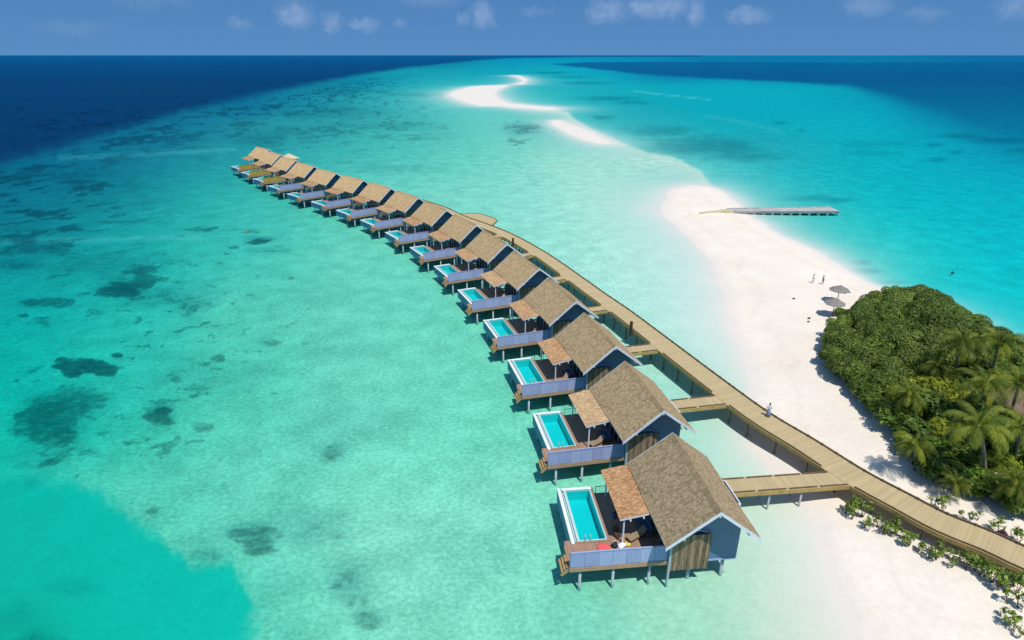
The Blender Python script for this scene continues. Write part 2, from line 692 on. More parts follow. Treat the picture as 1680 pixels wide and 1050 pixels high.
BEACH = [(1083, 345), (1088, 330), (1098, 318), (1112, 310), (1135, 305), (1165, 308), (1190, 320), (1213, 338), (1235, 355), (1264, 375),
         (1300, 393), (1334, 410), (1370, 432), (1400, 450), (1430, 468), (1490, 490), (1545, 503), (1590, 527), (1640, 562), (1690, 586), (1800, 640),
         (1900, 760), (1900, 1150), (1450, 1150), (1418, 1050), (1392, 989), (1362, 931), (1342, 880), (1322, 830), (1296, 795), (1266, 768), (1242, 735),
         (1232, 690), (1226, 640), (1218, 600), (1208, 560), (1199, 520), (1190, 480), (1176, 450), (1156, 420), (1134, 390), (1110, 368), (1092, 355)]
BANK = [(905, 199), (915, 197), (935, 205), (960, 214), (985, 226), (1000, 235), (985, 235.5), (960, 229), (935, 219), (915, 207)]
FARBANK = [(748, 157), (757, 149.5), (778, 143), (802, 140.6), (825, 140), (808, 146.5), (800, 155.5), (808, 165), (828, 170.5), (860, 174), (900, 176.8),
           (900, 178.5), (860, 176.2), (828, 173.2), (796, 172.7), (772, 166)]
HOOK = [(826, 140), (850, 137.5), (858, 132), (850, 127), (838, 123.6), (847, 123.4), (862, 128), (865, 133), (855, 138.6)]
DEEP = [(-400, 300), (-100, 275), (0, 262), (100, 236), (200, 207), (300, 180), (400, 158), (500, 138), (600, 120), (680, 109), (760, 100.5), (830, 95.5), (960, 93.5),
        (1150, 93), (1150, 80), (-400, 80)]
DARKR = [(905, 105), (960, 102), (1050, 101.3), (1200, 101.6), (1400, 102.5), (1680, 101), (2000, 103), (2000, 260), (1690, 255), (1600, 222), (1540, 190), (1450, 158),
         (1395, 141), (1300, 134), (1150, 127), (1050, 121), (970, 112)]
HOLE = [(-300, 640), (0, 735), (60, 765), (110, 785), (167, 803), (192, 831), (233, 860), (283, 897), (308, 918), (340, 922), (375, 914), (400, 952), (412, 985), (417, 1027),
        (417, 1060), (500, 1300), (-300, 1300)]

TINTS = """
0 100 2 66 135;400 100 2 78 148;700 100 0 96 158;850 97 5 140 180;860 106 10 165 185;1000 98 5 140 175;1300 98 5 120 165;1680 97 10 105 160
0 130 0 52 120;300 130 0 60 125;500 130 0 85 138;600 128 10 140 165;700 130 30 170 178;780 115 15 160 180;900 130 35 180 188;980 118 5 168 190;1100 115 0 98 155;1300 117 0 98 155;1500 118 0 92 148;1680 120 0 85 140
0 160 0 46 110;300 160 0 62 125;400 165 5 100 140;500 160 25 140 160;600 160 42 168 172;700 160 62 188 185;735 160 120 215 205;860 160 60 192 192;930 150 35 180 186;1000 160 15 170 182;1150 155 5 172 188;1300 155 0 172 188;1430 160 0 155 175;1550 165 0 120 155;1680 165 0 98 145
0 200 0 40 98;150 200 0 54 110;250 205 5 95 130;350 200 30 128 148;500 200 45 158 162;650 200 65 178 172;800 185 110 212 198;800 205 92 200 186;890 190 150 220 206;885 215 140 215 200;960 200 45 175 180;1050 200 25 165 178;1200 200 5 172 188;1400 200 0 175 190;1550 200 0 145 170;1680 200 0 118 155
0 250 0 55 105;60 268 0 105 130;100 250 5 95 130;200 245 18 115 138;300 240 32 132 148;400 250 32 152 158;500 235 50 165 165;600 250 66 188 178;700 250 88 200 184;800 250 116 213 192;950 250 165 226 206;1030 250 205 235 215;1090 262 180 230 212;1130 245 40 165 172;1180 250 25 155 165;1300 250 25 170 182;1450 250 0 180 190;1600 250 0 162 182;1680 250 0 150 176
0 300 5 98 125;100 300 10 118 135;200 300 20 132 142;350 300 30 158 156;500 290 75 192 178;650 300 110 210 190;800 300 134 220 200;1000 300 168 230 212;1090 300 205 238 222;1150 290 190 232 215;1200 290 70 195 195;1300 295 40 182 190;1400 300 0 175 186;1550 300 0 178 190;1680 300 0 172 188
0 350 10 122 136;150 350 20 142 146;300 350 32 166 160;400 340 62 190 172;450 350 78 196 178;600 350 112 213 190;750 340 130 220 200;900 350 156 230 212;1020 350 195 238 224;1270 350 110 200 190;1350 360 50 198 195;1300 372 150 215 200;1450 350 5 185 192;1550 350 0 185 194;1680 350 0 182 192
0 420 12 138 142;200 420 20 165 160;300 415 45 185 170;400 420 78 200 180;600 420 106 211 186;850 400 140 224 205;950 420 165 231 216;1080 420 205 240 230;1400 420 110 210 200;1440 440 110 214 202;1500 420 30 200 196;1600 420 0 192 200;1680 420 0 188 198
0 500 5 165 156;100 470 15 165 158;200 500 42 186 170;400 500 92 201 178;600 500 106 211 186;1050 500 178 234 222;1130 500 220 242 234;1550 490 40 205 200;1600 500 0 196 200;1680 530 0 200 205
0 600 5 176 162;150 600 30 185 170;250 600 55 190 170;400 600 82 200 176;600 600 112 213 188;750 620 110 212 188;1000 520 160 230 215;1100 600 160 230 213;1180 560 222 240 232
0 700 8 186 167;80 690 20 175 158;200 700 60 195 172;400 700 92 204 178;600 700 112 213 189;800 700 112 216 191;1150 690 140 224 205;1200 700 180 233 215
0 800 0 190 170;100 800 5 190 172;250 800 82 199 176;400 800 102 206 181;600 800 122 219 196;850 800 130 222 198;1200 780 175 230 210;1240 800 205 236 218
0 900 0 188 170;200 900 0 193 176;330 940 5 195 178;330 870 98 205 182;450 900 112 209 186;650 900 132 221 199;850 900 126 220 195;1150 960 150 222 196;1230 900 165 226 202;1290 900 212 236 216;1330 940 232 238 222
0 1000 0 180 160;200 1000 0 191 173;370 1000 5 197 180;470 1000 112 211 187;650 1000 130 220 196;900 1000 126 216 191;1150 1020 155 223 197;1280 1000 196 229 206;1360 1020 225 234 216
0 1060 5 168 150;200 1060 0 186 166;380 1060 15 195 176;500 1060 116 212 186;700 1060 124 217 190;900 1060 125 215 190;1150 1060 160 223 196;1300 1060 205 230 207
"""
# px, py, rx, ry, strength, roughness of the outline
REEFS = [(110, 597, 28, 16, 1.0, .75), (146, 591, 34, 14, 1.0, .8), (170, 601, 20, 9, .95, .7), (98, 584, 14, 7, .9, .6), (190, 577, 13, 6, .9, .4), (85, 690, 75, 62, .55, 1.0), (92, 655, 80, 28, .5, 1.0), (60, 740, 70, 25, .35, 1.0),
         (40, 430, 70, 18, .45, 1.0), (210, 474, 60, 16, .65, 1.0), (235, 463, 34, 9, .7, .9), (70, 490, 46, 9, .65, .9), (92, 490, 16, 9, .6, .7), (35, 510, 12, 5, .6, .6), (75, 523, 26, 8, .5, .9),
         (122, 541, 10, 4, .5, .5), (240, 437, 38, 9, .65, .9), (60, 402, 80, 12, .5, 1.0), (430, 391, 42, 8, .7, 1.0), (410, 378, 36, 7, .6, .9), (455, 398, 26, 6, .5, .9), (440, 408, 50, 6, .4, 1.0),
         (325, 372, 30, 5, .6, .9), (300, 384, 26, 4, .55, .9), (385, 402, 12, 3, .6, .7), (372, 412, 9, 3, .6, .7), (403, 431, 9, 3, .55, .7), (423, 449, 8, 3, .5, .7), (480, 452, 8, 3, .45, .7), (250, 452, 30, 8, .55, .9), (272, 486, 16, 5, .5, .8), (295, 458, 12, 4, .5, .8), (150, 505, 20, 6, .4, .9), (318, 432, 20, 4, .5, .9), (360, 428, 14, 4, .6, .7), (345, 465, 14, 4, .45, .7), (266, 670, 34, 22, .7, 1.0), (240, 664, 20, 9, .55, .9), (330, 693, 24, 10, .45, .9), (355, 582, 17, 9, .6, .8), (450, 558, 26, 9, .5, .9),
         (548, 738, 46, 28, .45, 1.0), (410, 868, 50, 20, .5, 1.0), (425, 893, 34, 17, .5, 1.0), (575, 955, 60, 48, .45, 1.0), (605, 1012, 42, 24, .45, 1.0), (340, 908, 36, 12, .45, 1.0), (860, 212, 42, 14, .45, 1.0),
         (850, 234, 24, 12, .5, .8), (50, 790, 20, 12, .3, 1.0), (120, 960, 60, 20, .25, 1.0), (10, 1000, 40, 30, .4, 1.0), (30, 1045, 60, 16, .4, 1.0), (560, 700, 120, 60, .18, 1.0), (700, 900, 120, 60, .15, 1.0),
         (500, 860, 100, 40, .22, 1.0), (330, 620, 120, 40, .2, 1.0), (190, 430, 120, 30, .3, 1.0), (280, 480, 90, 30, .3, 1.0), (520, 480, 110, 30, .12, 1.0), (560, 560, 90, 30, .12, 1.0),
         (1150, 238, 120, 20, .6, 1.0), (1080, 214, 70, 12, .5, 1.0), (1220, 255, 80, 12, .5, 1.0), (990, 193, 22, 5, .7, .7), (1000, 161, 60, 4, .6, .9), (1040, 168, 40, 3, .5, .9), (960, 136, 60, 3, .5, .9),
         (905, 119, 40, 2.2, .6, .8), (930, 126, 50, 3, .4, .8), (1330, 324, 55, 6, .5, .9), (1372, 327, 36, 5, .5, .8), (1415, 430, 22, 6, .5, 1.0), (1425, 445, 30, 6, .6, 1.0), (1470, 462, 40, 5, .4, 1.0),
         (1575, 222, 50, 4.5, .6, .9), (1640, 229, 60, 6, .6, .9), (1535, 236, 22, 3.5, .6, .8), (1572, 249, 16, 3.5, .7, .7), (1538, 261, 16, 3.5, .7, .7), (1670, 245, 20, 3, .5, .8), (1280, 201, 14, 2.4, .6, .7), (1316, 212, 9, 2.2, .5, .7),
         (1420, 250, 60, 5, .35, 1.0), (1440, 235, 90, 8, .25, 1.0), (560, 185, 120, 14, .25, 1.0), (620, 205, 120, 10, .25, 1.0), (480, 215, 90, 12, .3, 1.0), (650, 275, 90, 8, .25, 1.0), (430, 228, 60, 14, .35, 1.0),
         (680, 155, 60, 4, .3, 1.0), (560, 150, 60, 6, .3, 1.0)]
WAKES = [((95, 257), (240, 252), (385, 243), 1.6, .5), ((0, 394), (150, 391), (330, 387), 2.2, .45), ((1040, 149), (1110, 157), (1165, 163), 1.0, .6), ((520, 228), (640, 222), (765, 217), 1.3, -.32),
         ((540, 236), (650, 229), (765, 223), 1.2, -.3), ((1160, 190), (1215, 198), (1280, 215), 2.0, .2)]


def build_sea():
    az = np.concatenate([np.arange(-180, -48, 4.0), np.arange(-48, 48.01, 0.14), np.arange(52, 180.1, 4.0)])
    ph = np.concatenate([[0.012, 0.03, 0.06], np.arange(0.1, 3.0, 0.06), np.arange(3.0, 53, 0.135), np.arange(53.5, 89, 3.0), [89.99]])
    na, npz = len(az), len(ph)
    A, P = np.meshgrid(np.radians(az), np.radians(ph))
    rho = CAMH / np.tan(P)
    X = (rho * np.sin(A)).ravel()
    Y = (rho * np.cos(A)).ravel()
    rho = rho.ravel()
    # bearing and depression, in the photograph's pixel units (bearings beyond the survey take its outermost values)
    Ac = np.clip(A, R(-47), R(47)).ravel()
    Pc = np.clip(P, R(0.02), R(53)).ravel()
    dx, dy, dz = np.sin(Ac) * np.cos(Pc), np.cos(Ac) * np.cos(Pc), -np.sin(Pc)
    c, s = math.cos(PITCH), math.sin(PITCH)
    dep = dy * c - dz * s
    upv = dy * s + dz * c
    U = 840 + FPX * dx / dep
    V = 525 - FPX * upv / dep
    n = len(X)

    # outline wobble with the natural raggedness of a reef edge, in pixels of the survey
    lw = np.log(np.maximum(rho, 1.0))
    nA = fbm(Ac * 60, lw * 30, 3, 5) - 0.5
    nB = fbm(Ac * 160, lw * 90, 11, 4) - 0.5
    # water tint between the survey's readings
    rd = np.array([[float(q) for q in e.split()] for line in TINTS.strip().splitlines() for e in line.split(';')], np.float32)
    for e in rd:                       # readings inside the sharply edged zones must not bleed outwards
        q = np.array([e[0]]), np.array([e[1]])
        if sdist(*q, HOLE)[0] > 0:
            e[2:5] = (80, 200, 176)
        elif sdist(*q, DEEP)[0] > 0:
            e[2:5] = (10, 108, 134)
        elif sdist(*q, DARKR)[0] > 0:
            e[2:5] = (0, 150, 174) if e[1] > 125 else (0, 118, 162)
    lin = np.array([[srgb(*e[2:5])[k] for k in range(3)] for e in rd], np.float32)
    tgt = np.zeros((n, 3), np.float32)
    sx = np.where(rd[:, 1] < 220, 62, 78).astype(np.float32)
    sy = np.interp(rd[:, 1], [95, 130, 200, 300, 500, 1000], [7, 13, 22, 34, 52, 56]).astype(np.float32)
    Uw = (np.clip(U, -60, 1740) + 50 * nA).astype(np.float32)
    Vw = (np.clip(V, 90, 1070) + np.interp(V, [92, 200, 500], [2, 14, 34]) * nB).astype(np.float32)
    for i in range(0, n, 20000):
        j = min(n, i + 20000)
        w = np.exp(-0.5 * (((Uw[i:j, None] - rd[None, :, 0]) / sx) ** 2 + ((Vw[i:j, None] - rd[None, :, 1]) / sy) ** 2)) + 1e-12
        tgt[i:j] = np.exp((w @ np.log(np.maximum(lin, 0.002))) / w.sum(1, keepdims=True))

    def mixto(mask, col):
        nonlocal tgt
        m = mask.astype(np.float32)[:, None]
        tgt = tgt * (1 - m) + np.asarray(col, np.float32) * m

    # drop-off hole at the lower left, deep ocean to the left, deep lagoon to the right
    d = sdist(U, V, HOLE) + 26 * nB + 24 * nA
    hw = 12 + 30 * sstep(0.48, 0.62, fbm(X / 9, Y / 9, 91, 3)) + 30 * sstep(150, 20, U) + 14 * sstep(985, 1040, V)
    hole = sstep(-1, 1, (d + 9 * (fbm(X / 1.6, Y / 1.6, 93, 3) - .5)) / hw)
    mixto(hole * 0.97, np.stack([np.full(n, 0.0022), np.interp(U, [0, 400], [.47, .54]) - .10 * sstep(940, 1060, V) * sstep(200, 0, U), np.interp(U, [0, 400], [.37, .425]) - .10 * sstep(940, 1060, V) * sstep(200, 0, U)], 1))
    d = sdist(U, V, DEEP) + np.interp(V, [92, 130, 260], [0.5, 6, 16]) * (nA + nB)
    dr = np.stack([np.full(n, 0.0016), np.interp(V, [92, 100, 130, 200, 270], [.10, .072, .045, .036, .031]), np.interp(V, [92, 100, 130, 200, 270], [.28, .22, .155, .12, .11])], 1)
    soft = np.interp(V, [92, 105, 150, 260], [0.6, 2.5, 9, 14])
    mixto(sstep(-1, 1, d / soft), dr)
    d2 = sdist(U, V, DARKR) + np.interp(V, [92, 130, 260], [0.3, 3, 10]) * (nA + nB)
    soft = np.interp(V, [100, 110, 140], [0.8, 1.6, 3.2]) * (1 - sstep(1300, 1450, U)) + np.interp(V, [100, 140, 200, 260], [1.5, 9, 34, 44]) * sstep(1300, 1450, U)
    dr = np.stack([np.full(n, 0.0016), np.interp(V, [92, 102, 130, 160, 230], [.13, .115, .088, .11, .19]), np.interp(V, [92, 102, 130, 160, 230], [.30, .30, .24, .25, .33])], 1)
    mixto(sstep(-1, 1, d2 / soft) * 0.93, dr)
    for a, b, c2, wd, st in WAKES:
        best = np.full(n, 1e9)
        for p, q in ((a, b), (b, c2)):
            ex, ey = q[0] - p[0], q[1] - p[1]
            t = np.clip(((U - p[0]) * ex + (V - p[1]) * ey) / (ex * ex + ey * ey), 0, 1)
            best = np.minimum(best, np.hypot(U - p[0] - t * ex, (V - p[1] - t * ey)))
        m = np.exp(-(best / wd) ** 2) * abs(st)
        if st > 0:
            mixto(m * 0.85, (0.14, 0.66, 0.66))
        else:
            mixto(m, (0.03, 0.30, 0.30))

    # the pale shoal that trails from the beach to the sandbanks, sharp along its lee edge
    lee = [(828, 171), (860, 174), (900, 177), (930, 183), (947, 197), (965, 208), (982, 216.5), (1026, 236), (1066, 250), (1100, 256), (1118, 262), (1149, 279), (1162, 296), (1173, 311)]
    best = np.full(n, 1e9)
    side = np.zeros(n)
    for p, q in zip(lee[:-1], lee[1:]):
        ex, ey = q[0] - p[0], q[1] - p[1]
        t = np.clip(((U - p[0]) * ex + (V - p[1]) * ey) / (ex * ex + ey * ey), 0, 1)
        gx, gy = U - p[0] - t * ex, V - p[1] - t * ey
        dd = np.hypot(gx, gy * 1.6)
        m = dd < best
        best[m] = dd[m]
        side[m] = (ex * gy - ey * gx)[m]
    sgn = np.where(side > 0, 1.0, -1.0) * best + 5 * nB
    fade = np.interp(U, [828, 950, 1100, 1170], [5, 34, 58, 40])
    mm = sstep(-3.5, 3.0, sgn) * np.exp(-(np.maximum(sgn, 0) / fade) ** 1.3) * sstep(790, 835, U) * sstep(345, 318, V) * sstep(1215, 1165, U + V * .15 - 45)
    mixto(mm * 0.85, (0.62, 0.83, 0.72))

    # dry sand
    G = lambda poly: [ground(px, min(py, 4000)) for px, py in poly]
    sd = sdist(X, Y, G(BEACH)) + 3.0 * (fbm(X / 9, Y / 9, 21, 4) - 0.5) + 3.5 * (fbm(X / 26, Y / 26, 25, 3) - 0.5)
    far = np.maximum(sdist(X, Y, G(BANK)) / 3.5 - 0.6, sdist(X, Y, G(FARBANK)) / 8.0)
    far = np.maximum(far + 0.9, sdist(X, Y, G(HOOK)) / 10.0 - 0.1) + 0.7 * (fbm(X / 12, Y / 30, 31, 3) - 0.5)
    far = np.where(far < 0, far * 3.2, far)
    sd = np.maximum(sd, far)

    # terrain
    deep = np.clip(1.1 - np.log10(np.maximum(tgt[:, 1], 0.02) / 0.02) / 1.5, 0, 1)
    z = np.where(sd > 0, 0.95 * (1 - np.exp(-np.maximum(sd, 0) / 10.0)), -(0.55 + 3.5 * deep ** 2) * (1 - np.exp(np.minimum(sd, 0) / 16.0)))
    z = z + np.where(sd > 1, 0.10 * (fbm(X / 3.0, Y / 3.0, 41, 3) - 0.5), 0.0)
    z = z + 0.35 * sstep(2, 12, sd) * sstep(140, 60, Y) * sstep(34, 40, X)

    # reef and seagrass
    reef = np.zeros(n)
    dark = np.zeros(n)
    r1 = fbm(X / 4.0, Y / 2.6, 51, 5)
    r2 = fbm(X / 11.0, Y / 11.0, 57, 4)
    for px, py, rx, ry, st, rg in REEFS:
        q = np.hypot((U - px) / rx, (V - py) / ry)
        m = q < 1.9
        if not m.any():
            continue
        qq = q[m] + rg * 1.6 * (r2[m] - 0.5) + rg * 2.2 * (r1[m] - 0.5)
        if px > 880 or rg > .95:
            dark[m] = np.maximum(dark[m], st * sstep(1.25, 0.25, q[m] + 0.9 * (r2[m] - .5) + .5 * (r1[m] - .5)))
        if px < 880:
            reef[m] = np.maximum(reef[m], st * sstep(1.05, 0.72 - 0.3 * rg, qq))
    tgt *= (1 - dark[:, None] * np.array([0.85, 0.60, 0.52], np.float32))
    # the reef flat between the ocean and the lagoon
    band = sstep(2, 16, -d * 1.0) * 0 + sstep(-90, -25, sdist(U, V, DEEP)) * (1 - sstep(-12, -2, sdist(U, V, DEEP)))
    band *= sstep(820, 560, U)
    r3 = 0.45 * fbm(X / 14.0, Y / 14.0, 67, 5) + 0.55 * fbm(X / 4.5, Y / 6.5, 69, 5)
    reef = np.maximum(reef, 0.60 * band * sstep(0.40, 0.60, r3))
    r4 = fbm(X / 5.5, Y / 4.5, 83, 5)
    flat = sstep(250, 300, V) * sstep(560, 330, V) * sstep(420, 60, U)
    reef = np.maximum(reef, 0.66 * flat * sstep(0.47, 0.62, r4 * 0.75 + r2 * 0.25))
    dark = 0.35 * sstep(255, 290, V) * sstep(470, 340, V) * sstep(330, 40, U) * sstep(.35, .65, r2)
    tgt *= (1 - dark[:, None] * np.array([0.6, 0.5, 0.42], np.float32))
    mott = sstep(120, 170, V) * sstep(330, 200, V) * sstep(900, 640, U)
    reef = np.maximum(reef, 0.5 * mott * sstep(0.46, 0.64, r3))
    reef *= sstep(0.5, -3, sd)
    # scattered coral heads in the sandy lagoon
    heads = sstep(0.63, 0.72, fbm(X / 2.4, Y / 1.8, 71, 4)) * sstep(0.44, 0.58, fbm(X / 26.0, Y / 26.0, 77, 3)) * sstep(700, 350, U) * sstep(330, 380, V)
    reef = np.maximum(reef, 0.5 * heads * (1 - hole))

    # water: transmittance there and back gives the surveyed tint over pale sand
    sand = np.array([0.83, 0.765, 0.725], np.float32) * 1.13
    T = np.sqrt(np.clip(tgt / sand, 0.0, 1.0))
    scale = np.clip(rho / 120.0, 1.0, 1.5)
    shore = np.exp(np.minimum(sd, 0) / (4.5 * scale))[:, None]
    T = T * (1 - shore) + shore
    T = np.where(sd[:, None] > 0, 1.0, T)

    faces = []
    idx = np.arange(npz * na).reshape(npz, na)
    f = np.stack([idx[:-1, :-1], idx[:-1, 1:], idx[1:, 1:], idx[1:, :-1]], -1).reshape(-1, 4)[:, ::-1]

    def grid_mesh(name, zz, attrs, mat):
        me = bpy.data.meshes.new(name)
        me.vertices.add(n)
        me.vertices.foreach_set('co', np.stack([X, Y, zz], 1).astype(np.float32).ravel())
        me.loops.add(len(f) * 4)
        me.loops.foreach_set('vertex_index', f.astype(np.int32).ravel())
        me.polygons.add(len(f))
        me.polygons.foreach_set('loop_start', np.arange(0, len(f) * 4, 4, dtype=np.int32))
        me.polygons.foreach_set('loop_total', np.full(len(f), 4, np.int32))
        me.update(calc_edges=True)
        me.polygons.foreach_set('use_smooth', np.ones(len(f), bool))
        for an, kind, val in attrs:
            at = me.attributes.new(an, kind, 'POINT')
            if kind == 'FLOAT':
                at.data.foreach_set('value', val.astype(np.float32).ravel())
            else:
                at.data.foreach_set('color', np.concatenate([val, np.ones((n, 1))], 1).astype(np.float32).ravel())
        me.materials.append(mat)
        o = bpy.data.objects.new(name, me)
        COL.objects.link(o)
        o['kind'] = 'structure'
        return o

    # seabed and beach material
    m, t, out = new_mat('coral sand')
    p = principled(t, out, 0.95, 0.1)
    geo = t.nodes.new('ShaderNodeNewGeometry')
    a1 = t.nodes.new('ShaderNodeAttribute')
    a1.attribute_name = 'reef'
    a2 = t.nodes.new('ShaderNodeAttribute')
    a2.attribute_name = 'shore'
    big = noise(t, geo.outputs['Position'], 0.11, 5, 0.6)
    fine = noise(t, geo.outputs['Position'], 1.7, 5, 0.7)
    c = ramp_node(t, big.outputs['Fac'], [(0.3, (0.80, 0.70, 0.575)), (0.7, (0.86, 0.775, 0.66))]).outputs[0]
    # grains, coral rubble and footprints
    c = mixc(t, 0.5, c, ramp_node(t, fine.outputs['Fac'], [(0.34, (0.86, 0.84, 0.80)), (0.6, (1, 1, 1))]).outputs[0], 'MULTIPLY')
    # wet sand along the water's edge
    wet = t.nodes.new('ShaderNodeMapRange')
    wet.interpolation_type = 'SMOOTHSTEP'
    wet.inputs[1].default_value = 3.2
    wet.inputs[2].default_value = 0.0
    t.links.new(a2.outputs['Fac'], wet.inputs[0])
    c = mixc(t, math_node(t, 'MULTIPLY', wet.outputs[0], 0.75), c, (0.72, 0.655, 0.585))
    # faint tide wrack line and trodden, slightly darker sand
    tl = noise(t, geo.outputs['Position'], 0.16, 4, 0.65)
    tq = math_node(t, 'ADD', a2.outputs['Fac'], math_node(t, 'MULTIPLY', tl.outputs['Fac'], -9.0))
    tr_ = ramp_node(t, None, [(0.0, (0, 0, 0)), (0.5, (1, 1, 1)), (1.0, (0, 0, 0))])
    tm = t.nodes.new('ShaderNodeMapRange')
    tm.inputs[1].default_value = 0.2
    tm.inputs[2].default_value = 2.2
    t.links.new(tq, tm.inputs[0])
    t.links.new(tm.outputs[0], tr_.inputs[0])
    c = mixc(t, math_node(t, 'MULTIPLY', tr_.outputs[0], 0.15), c, (0.58, 0.49, 0.38))
    ft = noise(t, geo.outputs['Position'], 0.62, 6, 0.75)
    c = mixc(t, math_node(t, 'MULTIPLY', ramp_node(t, ft.outputs['Fac'], [(0.52, (0, 0, 0)), (0.72, (1, 1, 1))]).outputs[0], 0.22), c, (0.62, 0.555, 0.47))
    # rubbly bottom under water: caustic light painted as pale flecks, over a greenish mottle
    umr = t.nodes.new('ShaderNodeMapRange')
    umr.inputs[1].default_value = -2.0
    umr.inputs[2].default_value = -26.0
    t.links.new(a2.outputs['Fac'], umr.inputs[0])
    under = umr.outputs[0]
    caustic_fleck = noise(t, mapping(t, geo.outputs['Position'], (1.0, 1.25, 1.0)), 1.9, 4, 0.75)
    bed_mottle = noise(t, geo.outputs['Position'], 0.20, 6, 0.68)
    rr = math_node(t, 'ADD', math_node(t, 'MULTIPLY', caustic_fleck.outputs['Fac'], 0.6), math_node(t, 'MULTIPLY', bed_mottle.outputs['Fac'], 0.4))
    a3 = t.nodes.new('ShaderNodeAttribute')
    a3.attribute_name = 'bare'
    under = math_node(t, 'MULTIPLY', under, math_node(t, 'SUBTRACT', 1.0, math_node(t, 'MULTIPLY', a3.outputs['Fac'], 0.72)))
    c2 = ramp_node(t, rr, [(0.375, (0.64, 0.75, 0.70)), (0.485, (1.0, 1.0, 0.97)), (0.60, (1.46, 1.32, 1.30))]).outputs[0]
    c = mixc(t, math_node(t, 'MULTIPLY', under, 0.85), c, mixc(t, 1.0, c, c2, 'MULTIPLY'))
    rn = noise(t, geo.outputs['Position'], 0.9, 4, 0.7)
    rk = ramp_node(t, rn.outputs['Fac'], [(0.3, (0.03, 0.075, 0.10)), (0.7, (0.17, 0.19, 0.17))]).outputs[0]
    rg1 = noise(t, mapping(t, geo.outputs['Position'], (0.8, 1.2, 1.0)), 0.75, 6, 0.72)
    rg2 = noise(t, geo.outputs['Position'], 0.17, 4, 0.6)
    q = math_node(t, 'ADD', math_node(t, 'MULTIPLY', rg1.outputs['Fac'], 1.5), math_node(t, 'MULTIPLY', rg2.outputs['Fac'], 0.5))
    q = math_node(t, 'ADD', math_node(t, 'MULTIPLY', math_node(t, 'SUBTRACT', q, 1.0), math_node(t, 'MINIMUM', math_node(t, 'MULTIPLY', a1.outputs['Fac'], 4.0), 1.0)), a1.outputs['Fac'])
    rmr = t.nodes.new('ShaderNodeMapRange')
    rmr.interpolation_type = 'SMOOTHSTEP'
    rmr.inputs[1].default_value = 0.16
    rmr.inputs[2].default_value = 0.66
    rmr.inputs[4].default_value = 0.92
    t.links.new(q, rmr.inputs[0])
    rfac = math_node(t, 'MULTIPLY', rmr.outputs[0], math_node(t, 'ADD', math_node(t, 'MULTIPLY', a1.outputs['Fac'], 0.62), 0.36), True)
    c = mixc(t, rfac, c, rk)
    t.links.new(c, p.inputs['Base Color'])
    t.links.new(bump(t, fine.outputs['Fac'], 0.25, 0.15), p.inputs['Normal'])
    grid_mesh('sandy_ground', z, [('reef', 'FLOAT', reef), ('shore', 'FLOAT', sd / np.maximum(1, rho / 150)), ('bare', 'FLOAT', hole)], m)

    # water surface
    m, t, out = new_mat('sea water')
    at = t.nodes.new('ShaderNodeAttribute')
    at.attribute_name = 'tint'
    tr = t.nodes.new('ShaderNodeBsdfTransparent')
    t.links.new(at.outputs['Color'], tr.inputs[0])
    geo = t.nodes.new('ShaderNodeNewGeometry')
    n1 = noise(t, mapping(t, geo.outputs['Position'], (0.55, 1.0, 1.0), (0, 0, R(18))), 0.7, 4, 0.6)
    nb = bump(t, n1.outputs['Fac'], 0.22, 0.6)
    gl = t.nodes.new('ShaderNodeBsdfGlossy')
    gl.inputs['Roughness'].default_value = 0.12
    gl.inputs['Color'].default_value = (0.25, 0.8, 1.0, 1)
    t.links.new(nb, gl.inputs['Normal'])
    fr = t.nodes.new('ShaderNodeFresnel')
    fr.inputs['IOR'].default_value = 1.33
    t.links.new(nb, fr.inputs['Normal'])
    mx = t.nodes.new('ShaderNodeMixShader')
    t.links.new(math_node(t, 'MINIMUM', math_node(t, 'MULTIPLY', fr.outputs[0], 0.4), 0.09), mx.inputs[0])
    t.links.new(tr.outputs[0], mx.inputs[1])
    t.links.new(gl.outputs[0], mx.inputs[2])
    t.links.new(mx.outputs[0], out.inputs[0])
    grid_mesh('sea_water', np.zeros(n), [('tint', 'FLOAT_COLOR', T)], m)

    def zat(x, y):
        sdv = float(sdist(np.array([x]), np.array([y]), G(BEACH))[0])
        if sdv < 0:
            return -0.55 * (1 - math.exp(sdv / 16.0))
        h = 0.95 * (1 - math.exp(-sdv / 10.0))
        g = lambda a, b, q: float(sstep(a, b, np.array([q]))[0])
        return h + 0.35 * g(2, 12, sdv) * g(140, 60, y) * g(34, 40, x)
    return zat


ground_z = build_sea()


# ------------------------------------------------------------------ water villas
# local frame: x along the villa towards the boardwalk, y along the row away from the camera, z up from the water
RZ0, RZ1 = 5.55, 8.63          # eave and ridge height
RX0, RX1, RX2 = 6.96, 10.88, 14.42
RY0, RY1 = -2.0, 8.6


